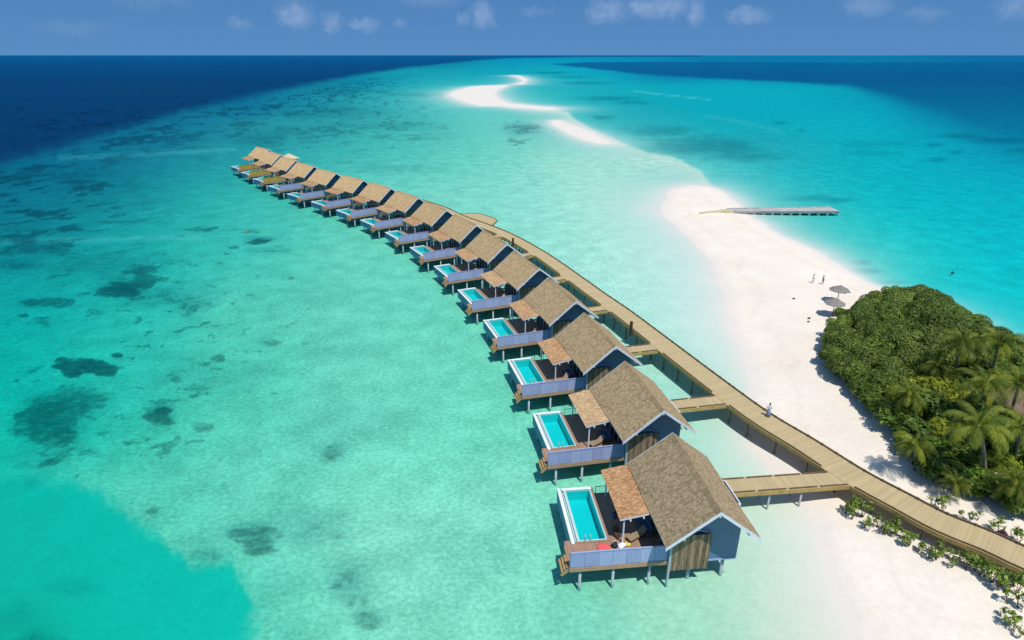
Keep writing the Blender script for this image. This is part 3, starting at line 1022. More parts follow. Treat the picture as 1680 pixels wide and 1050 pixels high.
def slope_shingles(mb, e0, e1, r0, r1, course, width, thick, rnd, jit=0.25):
    """shingle slabs over the slope between eave e0-e1 and ridge r0-r1"""
    e0, e1, r0, r1 = map(Vector, (e0, e1, r0, r1))
    L0 = (e1 - e0).length
    up = r0 - e0
    H = up.length
    n = (e1 - e0).cross(up).normalized()
    if n.z < 0:
        n = -n
    rows = int(H / course)
    for i in range(rows + 1):
        t0 = max(0.0, (i * course - 0.03) / H)
        t1 = min(1.0, (i + 1) * course * 1.12 / H)
        if t0 >= 0.995:
            break
        x = -rnd.random() * width * 0.5
        while x < L0:
            w = width * rnd.uniform(0.7, 1.35)
            a, b = max(0, x), min(L0, x + w)
            x += w
            if b - a < 0.03:
                continue
            u = (e1 - e0).normalized()
            d = rnd.uniform(-0.04, 0.03) / H if i else 0
            lo = rnd.uniform(0.6, 1.3) * thick
            p0 = e0 + u * a + up * max(0, t0 + d)
            p1 = e0 + u * b + up * max(0, t0 + d)
            p2 = e0 + u * b + up * t1
            p3 = e0 + u * a + up * t1
            base = -n * 0.015
            mb.hexa([p0 + base, p1 + base, p2 + base, p3 + base, p0 + n * lo, p1 + n * lo, p2 + n * 0.012, p3 + n * 0.012], 0, rnd.random())


def make_villa():
    rnd = random.Random(5)
    root = empty('water_villa')
    # deck round the pool
    b = MB()
    b.box(0.1, 8.2, 0.0, 2.58, 2.12, 2.30)
    b.box(4.05, 8.2, 2.58, 8.78, 2.12, 2.30)
    b.box(0.1, 0.66, 2.58, 3.0, 2.12, 2.298)
    deck = b.build('deck', M_DECK, root)
    b = MB()
    b.box(3.805, 4.045, 2.59, 9.70, 2.301, 2.345)
    b.box(1.06, 3.80, 2.59, 2.795, 2.301, 2.345)
    b.build('pool_surround', M_DECK, deck)
    b = MB()
    b.box(0.02, 8.2, -0.08, -0.003, 1.92, 2.31)
    b.box(0.02, 0.098, -0.003, 2.56, 1.92, 2.31)
    b.box(4.06, 8.2, 8.783, 8.85, 1.95, 2.31)
    for y in (0.8, 2.2, 4.2, 6.2, 8.2):
        b.box(0.2 if y < 2.4 else 4.2, 13.8, y - 0.07, y + 0.07, 1.86, 2.117)
    b.build('edge_board', M_FASCIA, deck)
    # stilts
    for x in (0.95, 3.70, 6.74):
        for y in (0.25, 4.3, 8.3):
            MB().tube([(x, y, -2.2), (x, y, 1.95 if y < 2 or x > 4 else 0.97)], [0.13, 0.12], 10).build('stilt', M_STILT, root, smooth=True)
    for x in (10.17, 13.05):
        for y in (0.45, 3.4, 6.3):
            MB().tube([(x, y, -2.2), (x, y, 1.96)], [0.15, 0.14], 10).build('stilt', M_STILT, root, smooth=True)
    MB().box(8.06, 8.22, -0.34, -0.10, -2.2, 5.0).build('stilt', M_STILT, root)
    # pool
    b = MB()
    z0, zt = 0.98, 2.30
    b.box(0.68, 4.045, 2.585, 9.72, z0, z0 + 0.12)
    b.box(0.68, 1.06, 2.585, 9.72, z0 + 0.12, zt)
    b.box(3.77, 4.045, 2.585, 9.72, z0 + 0.12, zt - 0.003)
    b.box(1.06, 3.77, 2.585, 2.86, z0 + 0.12, zt - 0.003)
    b.box(1.06, 3.77, 9.42, 9.72, z0 + 0.12, zt - 0.003)
    pool = b.build('pool', M_POOLWALL, root)
    b = MB()
    b.box(0.66, 0.97, 2.56, 9.75, zt + 0.002, zt + 0.12)
    b.box(1.052, 3.9, 9.44, 9.75, zt + 0.002, zt + 0.09)
    b.build('coping', M_POOLRIM, pool, bevel=0.02)
    b = MB()
    b.box(1.22, 1.42, 2.8, 9.42, z0 + 0.13, zt + 0.05)
    b.box(1.06, 1.22, 2.8, 9.42, z0 + 0.13, zt - 0.13)
    b.box(3.70, 3.80, 2.87, 9.43, z0 + 0.13, zt + 0.03)
    b.box(1.42, 3.70, 2.80, 2.92, z0 + 0.13, zt + 0.03)
    b.build('tile_rim', M_RIMTILE, pool)
    b = MB()
    b.box(1.42, 3.70, 2.92, 9.42, z0 + 0.121, z0 + 0.19)
    b.box(1.42, 1.46, 2.92, 9.42, z0 + 0.19, zt - 0.02)
    b.box(3.66, 3.70, 2.92, 9.42, z0 + 0.19, zt - 0.02)
    b.box(1.46, 3.66, 9.38, 9.42, z0 + 0.19, zt - 0.02)
    b.box(1.46, 3.66, 2.92, 3.3, z0 + 0.19, z0 + 0.55)
    b.build('basin', M_TILE, pool)
    b = MB()
    b.add([(1.461, 2.921, zt - 0.09), (3.659, 2.921, zt - 0.09), (3.659, 9.379, zt - 0.09), (1.461, 9.379, zt - 0.09)], [(0, 1, 2, 3)])
    b.build('pool_water', M_POOLWATER, pool)
    b = MB()
    for dx in (0, 0.45):
        b.tube([(1.9 + dx, 2.72, 2.3), (1.9 + dx, 2.72, 2.85), (1.9 + dx, 2.95, 2.92), (1.9 + dx, 3.12, 2.5), (1.9 + dx, 3.12, 1.8)], [0.025] * 5, 6)
    b.build('handrail', M_TRIM, pool, smooth=True)
    # steps at the near corner down to the sea
    b = MB()
    for i in range(3):
        x = 0.015 - i * 0.2
        z = 2.2 - i * 0.22
        b.box(x - 0.22, x, 0.2, 1.6, z - 0.06, z)
    for y in (0.15, 1.65):
        b.beam((0.05, y, 2.05), (-0.62, y, 1.45), 0.08, 0.22)
    b.build('sea_steps', M_STEP, root)
    # privacy screen: seven framed panels, some battened, some plain
    b = MB()
    xs = np.linspace(0.06, 8.05, 8)
    for i in range(7):
        x0, x1 = xs[i] + 0.012, xs[i + 1] - 0.012
        b.box(x0, x1, -0.02, 0.02, 2.36, 3.85)
        if i in (0, 1, 4, 6):
            k = x0 + 0.05
            while k < x1 - 0.05:
                b.box(k, k + 0.075, -0.055, -0.0205, 2.38, 3.84)
                k += 0.155
        else:
            b.box(x0, x1, -0.04, -0.0205, 2.36, 2.44)
            b.box(x0, x1, -0.04, -0.0205, 3.77, 3.85)
    b.box(0.03, 8.06, -0.075, 0.05, 3.853, 3.90)
    for x in xs[:-1]:
        b.box(x - 0.035, x + 0.035, 0.022, 0.09, 2.30, 3.852)
    b.build('privacy_screen', M_SCREEN, root)
    # rail on the far side of the deck
    b = MB()
    b.box(4.1, 8.15, 8.74, 8.775, 3.10, 3.15)
    for x in (4.12, 5.4, 6.7, 8.1):
        b.box(x - 0.025, x + 0.025, 8.742, 8.773, 2.3, 3.1)
    for z in (2.5, 2.65, 2.8, 2.95):
        b.box(4.1, 8.15, 8.752, 8.763, z, z + 0.012)
    b.build('deck_rail', M_DARK, root)
    # house
    s1 = (RZ1 - RZ0) / (RX1 - RX0)
    s2 = (RZ1 - 5.8) / (RX2 - RX1)
    hx0, hx1, hy1 = 8.22, 13.9, 6.6
    za, zb = RZ0 + s1 * (hx0 - RX0) - 0.22, 5.8 + s2 * (RX2 - hx1) - 0.22
    zr = RZ1 - 0.26
    zf = 1.97

    def gable(y, y2):
        return [(hx0, y, zf), (hx1, y, zf), (hx1, y, zb), (RX1, y, zr), (hx0, y, za), (hx0, y2, zf), (hx1, y2, zf), (hx1, y2, zb), (RX1, y2, zr), (hx0, y2, za)]
    b = MB()
    b.add(gable(0.0, hy1), [(0, 1, 2, 3, 4), (9, 8, 7, 6, 5), (1, 6, 7, 2), (5, 0, 4, 9), (0, 5, 6, 1), (2, 7, 8, 3), (3, 8, 9, 4)])
    wall = b.build('wall', M_WALL, root)
    b = MB()
    b.box(hx0 - 0.02, hx1 + 0.03, -0.045, -0.003, 1.93, 2.09)
    b.box(hx1 + 0.003, hx1 + 0.045, -0.003, hy1, 1.93, 2.09)
    b.build('plinth_trim', M_SCREEN, wall)
    # glass doors to the deck
    d = MB()
    for y in (1.0, 2.25, 3.5, 4.75, 6.0):
        d.box(hx0 - 0.06, hx0 - 0.003, y - 0.05, y + 0.05, 2.32, 4.75)
    d.box(hx0 - 0.062, hx0 - 0.003, 0.95, 6.05, 4.752, 4.85)
    door = d.build('glass_door', M_TRIM, root)
    for y in (1.05, 2.30, 3.55, 4.80):
        MB().box(hx0 - 0.035, hx0 - 0.004, y + 0.003, y + 1.147, 2.33, 4.748).build('pane', M_GLASS, door)
    dd = MB()
    dd.box(hx1 + 0.003, hx1 + 0.05, 4.6, 5.6, 2.32, 4.4)
    dr = dd.build('door', M_TIMBER, root)
    # driftwood wall of the outdoor shower with its curved canopy
    b = MB()
    k = 8.24
    while k < 11.32:
        w = rnd.uniform(0.13, 0.24)
        b.box(k, min(k + w - 0.012, 11.36), -0.30 - rnd.uniform(0, 0.03), -0.24, 1.47 + rnd.uniform(-0.03, 0.03), 5.02 + rnd.uniform(-0.03, 0.05))
        k += w
    b.box(8.25, 11.33, -0.238, -0.18, 2.0, 2.14)
    b.box(8.25, 11.33, -0.238, -0.18, 4.4, 4.54)
    tw = b.build('timber_wall', M_TIMBER, root)
    b = MB()
    pts = []
    for i in range(9):
        a = math.pi * i / 8
        pts.append((9.9 - 1.35 * math.cos(a), 4.62 + 0.75 * math.sin(a)))
    for (x0, q0), (x1, q1) in zip(pts[:-1], pts[1:]):
        b.hexa([(x0, -0.17, q0), (x1, -0.17, q1), (x1, -0.01, q1), (x0, -0.01, q0), (x0, -0.17, q0 + .07), (x1, -0.17, q1 + .07), (x1, -0.01, q1 + .07), (x0, -0.01, q0 + .07)])
    b.build('shower_arch', M_SCREEN, tw)
    # main roof: shingled slopes, ridge and white barge boards
    b = MB()
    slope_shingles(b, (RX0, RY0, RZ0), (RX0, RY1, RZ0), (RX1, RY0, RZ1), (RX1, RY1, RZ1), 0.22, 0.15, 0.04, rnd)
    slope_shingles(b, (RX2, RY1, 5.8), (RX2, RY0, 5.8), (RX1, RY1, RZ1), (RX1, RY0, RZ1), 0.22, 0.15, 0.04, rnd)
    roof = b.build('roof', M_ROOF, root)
    b = MB()
    y = RY0
    while y < RY1 - 0.05:
        y2 = min(RY1, y + rnd.uniform(0.28, 0.42))
        for sx, sl in ((-1, s1), (1, s2)):
            xa, xb = RX1, RX1 + sx * 0.34
            h = rnd.uniform(0.05, 0.085)
            p = [(xa, y, RZ1 + h), (xa, y2 + .04, RZ1 + h - .02), (xb, y2 + .04, RZ1 - sl * 0.34 + h - .02), (xb, y, RZ1 - sl * 0.34 + h)]
            q = [(u, v, w - 0.06) for u, v, w in p]
            if sx > 0:
                p, q = p[::-1], q[::-1]
            b.hexa(q + p, 0, rnd.uniform(0.0, 0.6))
        y = y2
    b.build('ridge_cap', M_ROOF, roof)
    for y in (RY0 - 0.05, RY1 + 0.005):
        b = MB()
        for (xa, za_, xb, zb_) in ((RX0 - 0.05, RZ0 - 0.04, RX1, RZ1), (RX2 + 0.05, 5.76, RX1, RZ1)):
            b.hexa([(xa, y, za_ - 0.24), (xb, y, zb_ - 0.24), (xb, y + 0.045, zb_ - 0.24), (xa, y + 0.045, za_ - 0.24),
                    (xa, y, za_ + 0.05), (xb, y, zb_ + 0.05), (xb, y + 0.045, zb_ + 0.05), (xa, y + 0.045, za_ + 0.05)] if xa < xb else
                   [(xb, y, zb_ - 0.24), (xa, y, za_ - 0.24), (xa, y + 0.045, za_ - 0.24), (xb, y + 0.045, zb_ - 0.24),
                    (xb, y, zb_ + 0.05), (xa, y, za_ + 0.05), (xa, y + 0.045, za_ + 0.05), (xb, y + 0.045, zb_ + 0.05)])
        b.build('barge_board', M_TRIM, roof)
    # purlin ends and rafters under the overhang
    for x, zz in ((8.3, RZ0 + s1 * 1.34 - 0.36), (RX1, RZ1 - 0.42), (13.5, 5.8 + s2 * 0.92 - 0.36)):
        MB().box(x - 0.06, x + 0.06, RY0 + 0.0, -0.003, zz - 0.09, zz + 0.09).build('purlin', M_TRIM, roof)
    b = MB()
    for (xa, za_, xb, zb_) in ((RX0, RZ0, RX1 - 0.002, RZ1), (RX1 + 0.002, RZ1, RX2, 5.8)):
        b.hexa([(xa, RY0, za_ - 0.16), (xb, RY0, zb_ - 0.16), (xb, RY1, zb_ - 0.16), (xa, RY1, za_ - 0.16),
                (xa, RY0, za_ - 0.02), (xb, RY0, zb_ - 0.02), (xb, RY1, zb_ - 0.02), (xa, RY1, za_ - 0.02)])
    b.build('soffit', M_WALL, roof)
    # shade canopy over the deck
    b = MB()
    cz0, cz1 = 5.05, 5.48
    slope_shingles(b, (4.45, 2.02, cz0), (4.45, 8.62, cz0), (6.98, 2.02, cz1), (6.98, 8.62, cz1), 0.21, 0.15, 0.035, rnd)
    can = b.build('deck_canopy', M_CANOPY, root)
    b = MB()
    b.hexa([(4.5, 1.99, cz0 - .14), (6.95, 1.99, cz1 - .14), (6.95, 8.6, cz1 - .14), (4.5, 8.6, cz0 - .14), (4.5, 1.99, cz0 - .018), (6.95, 1.99, cz1 - .018), (6.95, 8.6, cz1 - .018), (4.5, 8.6, cz0 - .018)])
    b.box(5.3, 5.42, 1.9, 8.65, 4.86, 5.0)
    b.box(6.4, 6.52, 1.9, 8.65, 5.05, 5.2)
    b.build('canopy_frame', M_TRIM, can)
    for x, y in ((4.95, 2.3), (4.95, 8.2)):
        MB().box(x - 0.06, x + 0.06, y - 0.06, y + 0.06, 2.3, 4.98).build('post', M_TRIM, can)
    # porch roof and landing at the entrance
    b = MB()
    b.box(13.95, 15.13, 3.0, 6.05, 4.86, 4.93)
    pr = b.build('porch_roof', M_DARK, root)
    b = MB()
    b.box(15.133, 15.25, 2.9, 6.15, 4.80, 5.0)
    b.box(13.95, 15.13, 2.88, 2.997, 4.80, 5.0)
    b.box(13.95, 15.13, 6.053, 6.17, 4.80, 5.0)
    b.build('porch_edge', M_TRIM, pr)
    for y in (4.0, 6.0):
        MB().box(14.95, 15.07, y - 0.06, y + 0.06, 2.29, 4.858).build('porch_post', M_TRIM, pr)
    MB().box(13.91, 16.2, 3.8, 9.6, 2.10, 2.285).build('landing', M_DECK, root)
    return root


VILLAS = [(4.59, 37.58, 5.98), (3.56, 50.97, 11.02), (1.19, 64.6, 14.53), (-2.06, 78.26, 18.25), (-6.43, 91.88, 22.38), (-11.53, 105.33, 26.09), (-17.62, 118.24, 29.38), (-24.68, 130.72, 32.94),
          (-32.3, 142.78, 38.02), (-40.58, 153.62, 41.58), (-49.75, 164.21, 45.27), (-60.02, 175.05, 45.76), (-69.92, 187.04, 45.99), (-79.56, 199.24, 43.9), (-88.77, 211.63, 43.8), (-97.13, 223.48, 43.81)]
SHEEN_FADE = [1.0, .82, .75, .66, .52, .5, .42, .36, .28, .2, .14, .1, .1, .05, .05, 0]  # lower value: more distance sheen and haze painted into the roof colour


def vworld(i, x, y, z=0.0):
    X, Y, a = VILLAS[i]
    a = R(a)
    return Vector((X + math.cos(a) * x - math.sin(a) * y, Y + math.sin(a) * x + math.cos(a) * y, z))


proto = make_villa()
VL = ['weathered thatched water villa nearest the camera, a coral red towel lying on its pool deck']
for k in range(2, 17):
    extra = {2: 'its walkway nearest the walker in white', 3: 'its shingle roof browner than its neighbours',
             4: 'brown roofed, just left of the tall bollard', 5: 'light brown roof, shaded deck', 6: 'its walkway just past the far bollard',
             7: 'a magenta cushion under its orange canopy', 8: 'its roof before the wide platform', 9: 'a magenta cushion behind its lavender screen',
             10: 'tan roofed behind lavender blue screens', 11: 'tan roofed behind lavender blue screens', 12: 'tan roofed behind a lavender blue screen',
             13: 'last one with a lavender blue screen', 14: 'nearest one with a golden screen', 15: 'middle one of the three with golden screens', 16: 'farthest of the row, golden screen'}[k]
    VL.append(f'{ordinal(k)} water villa from the camera end, {extra}')
villas = []
for i, (x, y, a) in enumerate(VILLAS):
    o = proto if i == 0 else copy_tree(proto)
    o.location = (x, y, 0)
    o.rotation_euler = (0, 0, R(a))
    tag(o, VL[i], 'water villa', 'water villas in a curved row on stilts')
    villas.append(o)
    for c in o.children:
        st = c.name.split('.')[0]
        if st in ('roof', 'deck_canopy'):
            c['age'] = float(SHEEN_FADE[i] if st == 'roof' else [.15, .95, .35, .45, .75, .5, .4, .3, .65, .2, .4, .3, .5, .6, .5, .3][i])
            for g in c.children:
                g['age'] = float(SHEEN_FADE[i])
        if st == 'privacy_screen' and i >= 13:
            c.material_slots[0].link = 'OBJECT'
            c.material_slots[0].material = M_GOLD
            c['label'] = 'golden matting screen'

# ------------------------------------------------------------------ boardwalk, walkways, jetty
EDGE = [(52.0, 31.0), (47.5, 35.3), (43.3, 39.4), (41.2, 41.8), (38.9, 43.9), (37.0, 46.7), (34.8, 50.1), (32.3, 55.4), (29.5, 60.9), (26.5, 69.3), (22.5, 81.3), (19.1, 91.4), (15.9, 99.8),
        (13.5, 106.5), (7.3, 122.9), (0.7, 136.7), (-4.7, 145.2), (-12.0, 155.0)]
for i in range(8, 16):
    q = vworld(i, 25.0, 8.5)
    EDGE.append((q.x, q.y))
WALK_W, WALK_Z = 3.3, 2.30


def smooth_path(pts, step=0.8):
    """Catmull-Rom through the points, resampled"""
    P = [Vector((x, y, 0)) for x, y in pts]
    out = []
    for i in range(len(P) - 1):
        p0, p1, p2, p3 = P[max(0, i - 1)], P[i], P[i + 1], P[min(len(P) - 1, i + 2)]
        n = max(2, int((p2 - p1).length / step))
        for k in range(n):
            t = k / n
            out.append(0.5 * ((2 * p1) + (p2 - p0) * t + (2 * p0 - 5 * p1 + 4 * p2 - p3) * t * t + (3 * p1 - p0 - 3 * p2 + p3) * t ** 3))
    out.append(P[-1])
    return out


EDGEP = smooth_path(EDGE)
NRM = []
for i, p in enumerate(EDGEP):
    d = EDGEP[min(i + 2, len(EDGEP) - 1)] - EDGEP[max(i - 2, 0)]
    NRM.append(Vector((-d.y, d.x, 0)).normalized())     # to the left of travel: the villa side


def ribbon(mb, pts, nrm, o0, o1, z0, z1, uv=None):
    b = len(mb.v)
    s = 0.0
    for i, p in enumerate(pts):
        if i:
            s += (p - pts[i - 1]).length
        for o, z in ((o0, z0), (o1, z0), (o1, z1), (o0, z1)):
            mb.v.append((p.x + nrm[i].x * o, p.y + nrm[i].y * o, z))
            if uv is not None:
                uv.append((s, o))
    for i in range(len(pts) - 1):
        a, c = b + 4 * i, b + 4 * (i + 1)
        for k in range(4):
            k2 = (k + 1) % 4
            mb.f.append((a + k, a + k2, c + k2, c + k))
            mb.mi.append(0)
            mb.col.append(None)
    mb.f += [(b, b + 3, b + 2, b + 1), (b + 4 * (len(pts) - 1) + 0, b + 4 * (len(pts) - 1) + 1, b + 4 * (len(pts) - 1) + 2, b + 4 * (len(pts) - 1) + 3)]
    mb.mi += [0, 0]
    mb.col += [None, None]


def build_boardwalk():
    root = empty('boardwalk', (0, 0, 0))
    tag(root, 'long golden plank boardwalk on piles curving from the beach out behind the row of villas', 'boardwalk')
    mb = MB()
    uv = []
    ribbon(mb, EDGEP, NRM, 0.0, WALK_W, WALK_Z - 0.12, WALK_Z, uv)
    mb.uv = uv
    mb.build('planking', M_WALK, root)
    mb = MB()
    ribbon(mb, EDGEP, NRM, -0.06, -0.003, WALK_Z - 0.42, WALK_Z + 0.02)
    ribbon(mb, EDGEP, NRM, WALK_W + 0.003, WALK_W + 0.07, WALK_Z - 0.42, WALK_Z - 0.006)
    ribbon(mb, EDGEP, NRM, 0.9, 1.1, WALK_Z - 0.38, WALK_Z - 0.125)
    ribbon(mb, EDGEP, NRM, 2.3, 2.5, WALK_Z - 0.38, WALK_Z - 0.125)
    mb.build('edge_beam', M_WALKEDGE, root)
    mb = MB()
    ribbon(mb, EDGEP, NRM, 0.02, 0.13, WALK_Z + 0.09, WALK_Z + 0.2)
    dist = 0.0
    nxt = 0.0
    for i in range(1, len(EDGEP)):
        dist += (EDGEP[i] - EDGEP[i - 1]).length
        if dist > nxt:
            p = EDGEP[i] + NRM[i] * 0.075
            mb.box(p.x - 0.08, p.x + 0.08, p.y - 0.08, p.y + 0.08, WALK_Z + 0.004, WALK_Z + 0.24)
            nxt += 1.6
    mb.build('kerb_rail', M_KERB, root)
    # the low kerb on the villa side, broken where the walkways join
    mb = MB()
    seg = []
    dist = 0
    for i in range(len(EDGEP)):
        p = EDGEP[i] + NRM[i] * (WALK_W - 0.07)
        hit = any(abs(((p - vworld(k, 0, 0)) @ Vector((-math.sin(R(VILLAS[k][2])), math.cos(R(VILLAS[k][2])), 0))) - 8.5) < 1.25 and ((p - vworld(k, 0, 0)) @ Vector((math.cos(R(VILLAS[k][2])), math.sin(R(VILLAS[k][2])), 0))) > 14
                  and (p - vworld(k, 0, 0)).length < 42 for k in range(16))
        if hit or i == len(EDGEP) - 1:
            if len(seg) > 2:
                ribbon(mb, [EDGEP[j] for j in seg], [NRM[j] for j in seg], WALK_W - 0.13, WALK_W - 0.02, WALK_Z + 0.06, WALK_Z + 0.15)
            seg = []
        else:
            seg.append(i)
    mb.build('kerb_rail', M_KERB, root)
    dist = 0
    nxt = 1.0
    cnt = 0
    for i in range(1, len(EDGEP)):
        dist += (EDGEP[i] - EDGEP[i - 1]).length
        if dist > nxt and EDGEP[i].y < 165:
            for o in (0.35, WALK_W - 0.35):
                p = EDGEP[i] + NRM[i] * o
                MB().tube([(p.x, p.y, -2.2), (p.x, p.y, WALK_Z - 0.13)], [0.13, 0.12], 8).build('pile', M_DARKPOST, root, smooth=True)
                cnt += 1
            nxt += 3.6
    # widened platform
    pl = [(-4.9, 145.0), (-3.7, 150.2), (-4.3, 152.7), (-8.6, 158.0), (-13.3, 158.0), (-12.5, 155.2)]
    mb = MB()
    k = len(pl)
    mb.add([(x, y, WALK_Z - 0.13) for x, y in pl] + [(x, y, WALK_Z - 0.004) for x, y in pl], [tuple(range(k))[::-1], tuple(range(k, 2 * k))] + [(i, (i + 1) % k, k + (i + 1) % k, k + i) for i in range(k)])
    mb.uv = [(y, x) for x, y in pl] * 2
    mb.build('platform', M_WALK, root)
    mb = MB()
    for (x0, y0), (x1, y1) in zip(pl[:-2], pl[1:-1]):
        mb.beam((x0, y0, WALK_Z - 0.05), (x1, y1, WALK_Z - 0.05), 0.14, 0.3)
    mb.build('platform_edge', M_KERB, root)


build_boardwalk()


def walkway(i):
    X, Y, a = VILLAS[i]
    a = R(a)
    # where the walkway meets the villa side edge of the boardwalk
    best = {}
    for y in (7.45, 9.6):
        o = vworld(i, 14, y)
        dv = Vector((math.cos(a), math.sin(a), 0))
        hit = None
        for k in range(len(EDGEP) - 1):
            p, q = EDGEP[k] + NRM[k] * WALK_W, EDGEP[k + 1] + NRM[k + 1] * WALK_W
            e = q - p
            den = dv.x * e.y - dv.y * e.x
            if abs(den) < 1e-9:
                continue
            w = p - o
            t = (w.x * e.y - w.y * e.x) / den
            u = (w.x * dv.y - w.y * dv.x) / den
            if 0 <= u <= 1 and t > 0 and (hit is None or t < hit):
                hit = t
        best[y] = 14 + (hit if hit is not None else 7.0)
    x0 = 16.21
    xa, xb = best[7.45], best[9.6]
    if max(xa, xb) > 45:
        xa = xb = 21
    root = empty('villa_walkway', (X, Y, 0), a)
    if i == 0:
        lab = 'golden plank walkway from the nearest villa to the boardwalk, its outer half over dry sand'
    else:
        lab = f'golden plank walkway joining the {ordinal(i + 1)} villa from the camera end to the boardwalk'
    tag(root, lab, 'walkway', 'plank walkways between the villas and the boardwalk')
    zt = WALK_Z - 0.012
    b = MB()
    b.hexa([(x0, 7.45, zt - .11), (xa + .25, 7.45, zt - .11), (xb + .25, 9.6, zt - .11), (x0, 9.6, zt - .11), (x0, 7.45, zt), (xa + .25, 7.45, zt), (xb + .25, 9.6, zt), (x0, 9.6, zt)])
    b.uv = [(p[0], p[1]) for p in b.v]
    b.build('planking', M_WALK, root)
    b = MB()
    b.box(x0, xa, 7.38, 7.447, zt - 0.42, zt + 0.0)
    b.box(x0, xb, 9.603, 9.67, zt - 0.42, zt + 0.0)
    b.box(x0, min(xa, xb), 8.4, 8.6, zt - 0.36, zt - 0.113)
    b.build('edge_beam', M_WALKEDGE, root)
    for y, xe in ((7.50, xa), (9.50, xb)):
        b = MB()
        n = max(1, int((xe - x0) / 2.6))
        for k in range(n):
            s0 = x0 + (xe - x0) * k / n
            b.box(s0 + .15, s0 + (xe - x0) / n - .15, y - 0.04, y + 0.05, zt + 0.07, zt + 0.16)
            b.box(s0 + .3, s0 + .42, y - 0.035, y + 0.045, zt + 0.002, zt + 0.07)
        b.build('kerb_rail', M_KERB, root)
    n = max(1, int((min(xa, xb) - x0 - 1) / 3.2))
    for k in range(n):
        for y in (7.7, 9.35):
            x = x0 + 1.4 + 3.2 * k
            MB().tube([(x, y, -2.2), (x, y, zt - 0.113)], [0.11, 0.10], 8).build('pile', M_STILT, root, smooth=True)


for i in range(16):
    walkway(i)

# ------------------------------------------------------------------ jetty on the far side of the beach
def build_jetty():
    root = empty('jetty', (60, 167, 0))
    tag(root, 'low grey concrete jetty on short piers, running from the sand spit into turquoise water', 'jetty')
    z = 0.86
    q = [ground(1205, 347.0, z), ground(1378.5, 346.8, z), ground(1362, 339.6, z), ground(1192, 342.2, z)]
    q = [Vector((x - 60, y - 167, 0)) for x, y in q]
    b = MB()
    b.hexa([Vector((p.x, p.y, z - .5)) for p in q] + [Vector((p.x, p.y, z)) for p in q])
    deck = b.build('slab', M_JETTY, root)
    for (p0, p1) in ((q[0], q[1]), (q[2], q[3])):
        b = MB()
        n = 16
        for k in range(n):
            a = p0.lerp(p1, k / n)
            c = p0.lerp(p1, (k + 0.93) / n)
            b.beam((a.x, a.y, z + .08), (c.x, c.y, z + .08), 0.35, 0.12)
        b.build('kerb', M_JETTY, deck)
    for k in range(12):
        for e0, e1, s in ((q[0], q[1], 1), (q[3], q[2], -1)):
            p = e0.lerp(e1, 0.02 + k / 11.5)
            MB().box(p.x - .35, p.x + .35, p.y + (0.15 if s > 0 else -.55), p.y + (0.55 if s > 0 else -.15), -2.2, z - .502).build('pier', M_JETTY, root)
    r0, r1 = Vector((ground(1147, 349.3, .95)[0] - 60, ground(1147, 349.3, .95)[1] - 167, 0)), Vector((ground(1178, 343.2, .95)[0] - 60, ground(1178, 343.2, .95)[1] - 167, 0))
    b = MB()
    b.add([(r0.x, r0.y, 1.12), (q[0].x - 4.5, q[0].y - .3, z + .12), (q[0].x - .02, q[0].y, z - .01), (q[3].x - .02, q[3].y, z - .01), (r1.x + 2, r1.y, z + .14),
           (r0.x, r0.y, -.3), (q[0].x - 4.5, q[0].y - .3, -.3), (q[0].x - .02, q[0].y, -.3), (q[3].x - .02, q[3].y, -.3), (r1.x + 2, r1.y, -.3)],
          [(0, 1, 2, 3, 4), (9, 8, 7, 6, 5), (0, 5, 6, 1), (1, 6, 7, 2), (2, 7, 8, 3), (3, 8, 9, 4), (4, 9, 5, 0)])
    b.build('ramp', M_RAMP, root)


build_jetty()


# ------------------------------------------------------------------ straw umbrellas
def straw_umbrella(x, y, label, rr, rz):
    z = ground_z(x, y)
    rnd = random.Random(int(x * 10))
    root = empty('straw_umbrella', (x, y, z), rz)
    tag(root, label, 'beach umbrella', 'straw umbrellas on the sand')
    MB().tube([(0, 0, -.5), (0.02, 0, 2.75)], [0.07, 0.055], 8).build('pole', M_TWIG, root, smooth=True)
    b = MB()
    seg = 40
    rings = [(0.03, 3.1), (0.5, 2.86), (1.0, 2.6), (rr - .1, 2.33), (rr, 2.2)]
    for i, (r, h) in enumerate(rings):
        for k in range(seg):
            a = 2 * math.pi * k / seg
            poly = 1.0 / max(math.cos((a % (math.pi / 4)) - math.pi / 8), .9) * 0.95
            j = 1 + (rnd.uniform(-.07, .07) if i == 4 else rnd.uniform(-.02, .02))
            b.v.append((r * poly * j * math.cos(a), r * poly * j * math.sin(a), h + rnd.uniform(-.03, .03)))
    for i in range(len(rings) - 1):
        for k in range(seg):
            k2 = (k + 1) % seg
            b.f.append((i * seg + k, (i + 1) * seg + k, (i + 1) * seg + k2, i * seg + k2))
            b.mi.append(0)
            b.col.append(None)
    top = b.build('thatch', M_THATCH, root)
    sl = top.modifiers.new('solid', 'SOLIDIFY')
    sl.thickness = 0.10
    b = MB()
    for k in range(8):
        a = 2 * math.pi * (k + .5) / 8
        b.beam((0, 0, 2.72), ((rr - .1) * math.cos(a), (rr - .1) * math.sin(a), 2.14), 0.05, 0.05)
    b.build('rib_frame', M_TWIG, root)
    return root


ux, uy = ground(1373, 496, .9)
straw_umbrella(ux, uy, 'grey straw umbrella on the sand, clear of the bushes, the farther of two', 1.65, .2)
ux2, uy2 = ground(1365, 519, .9)
straw_umbrella(ux2, uy2, 'grey straw umbrella half hidden behind the bushes, the nearer of two', 1.6, .5)


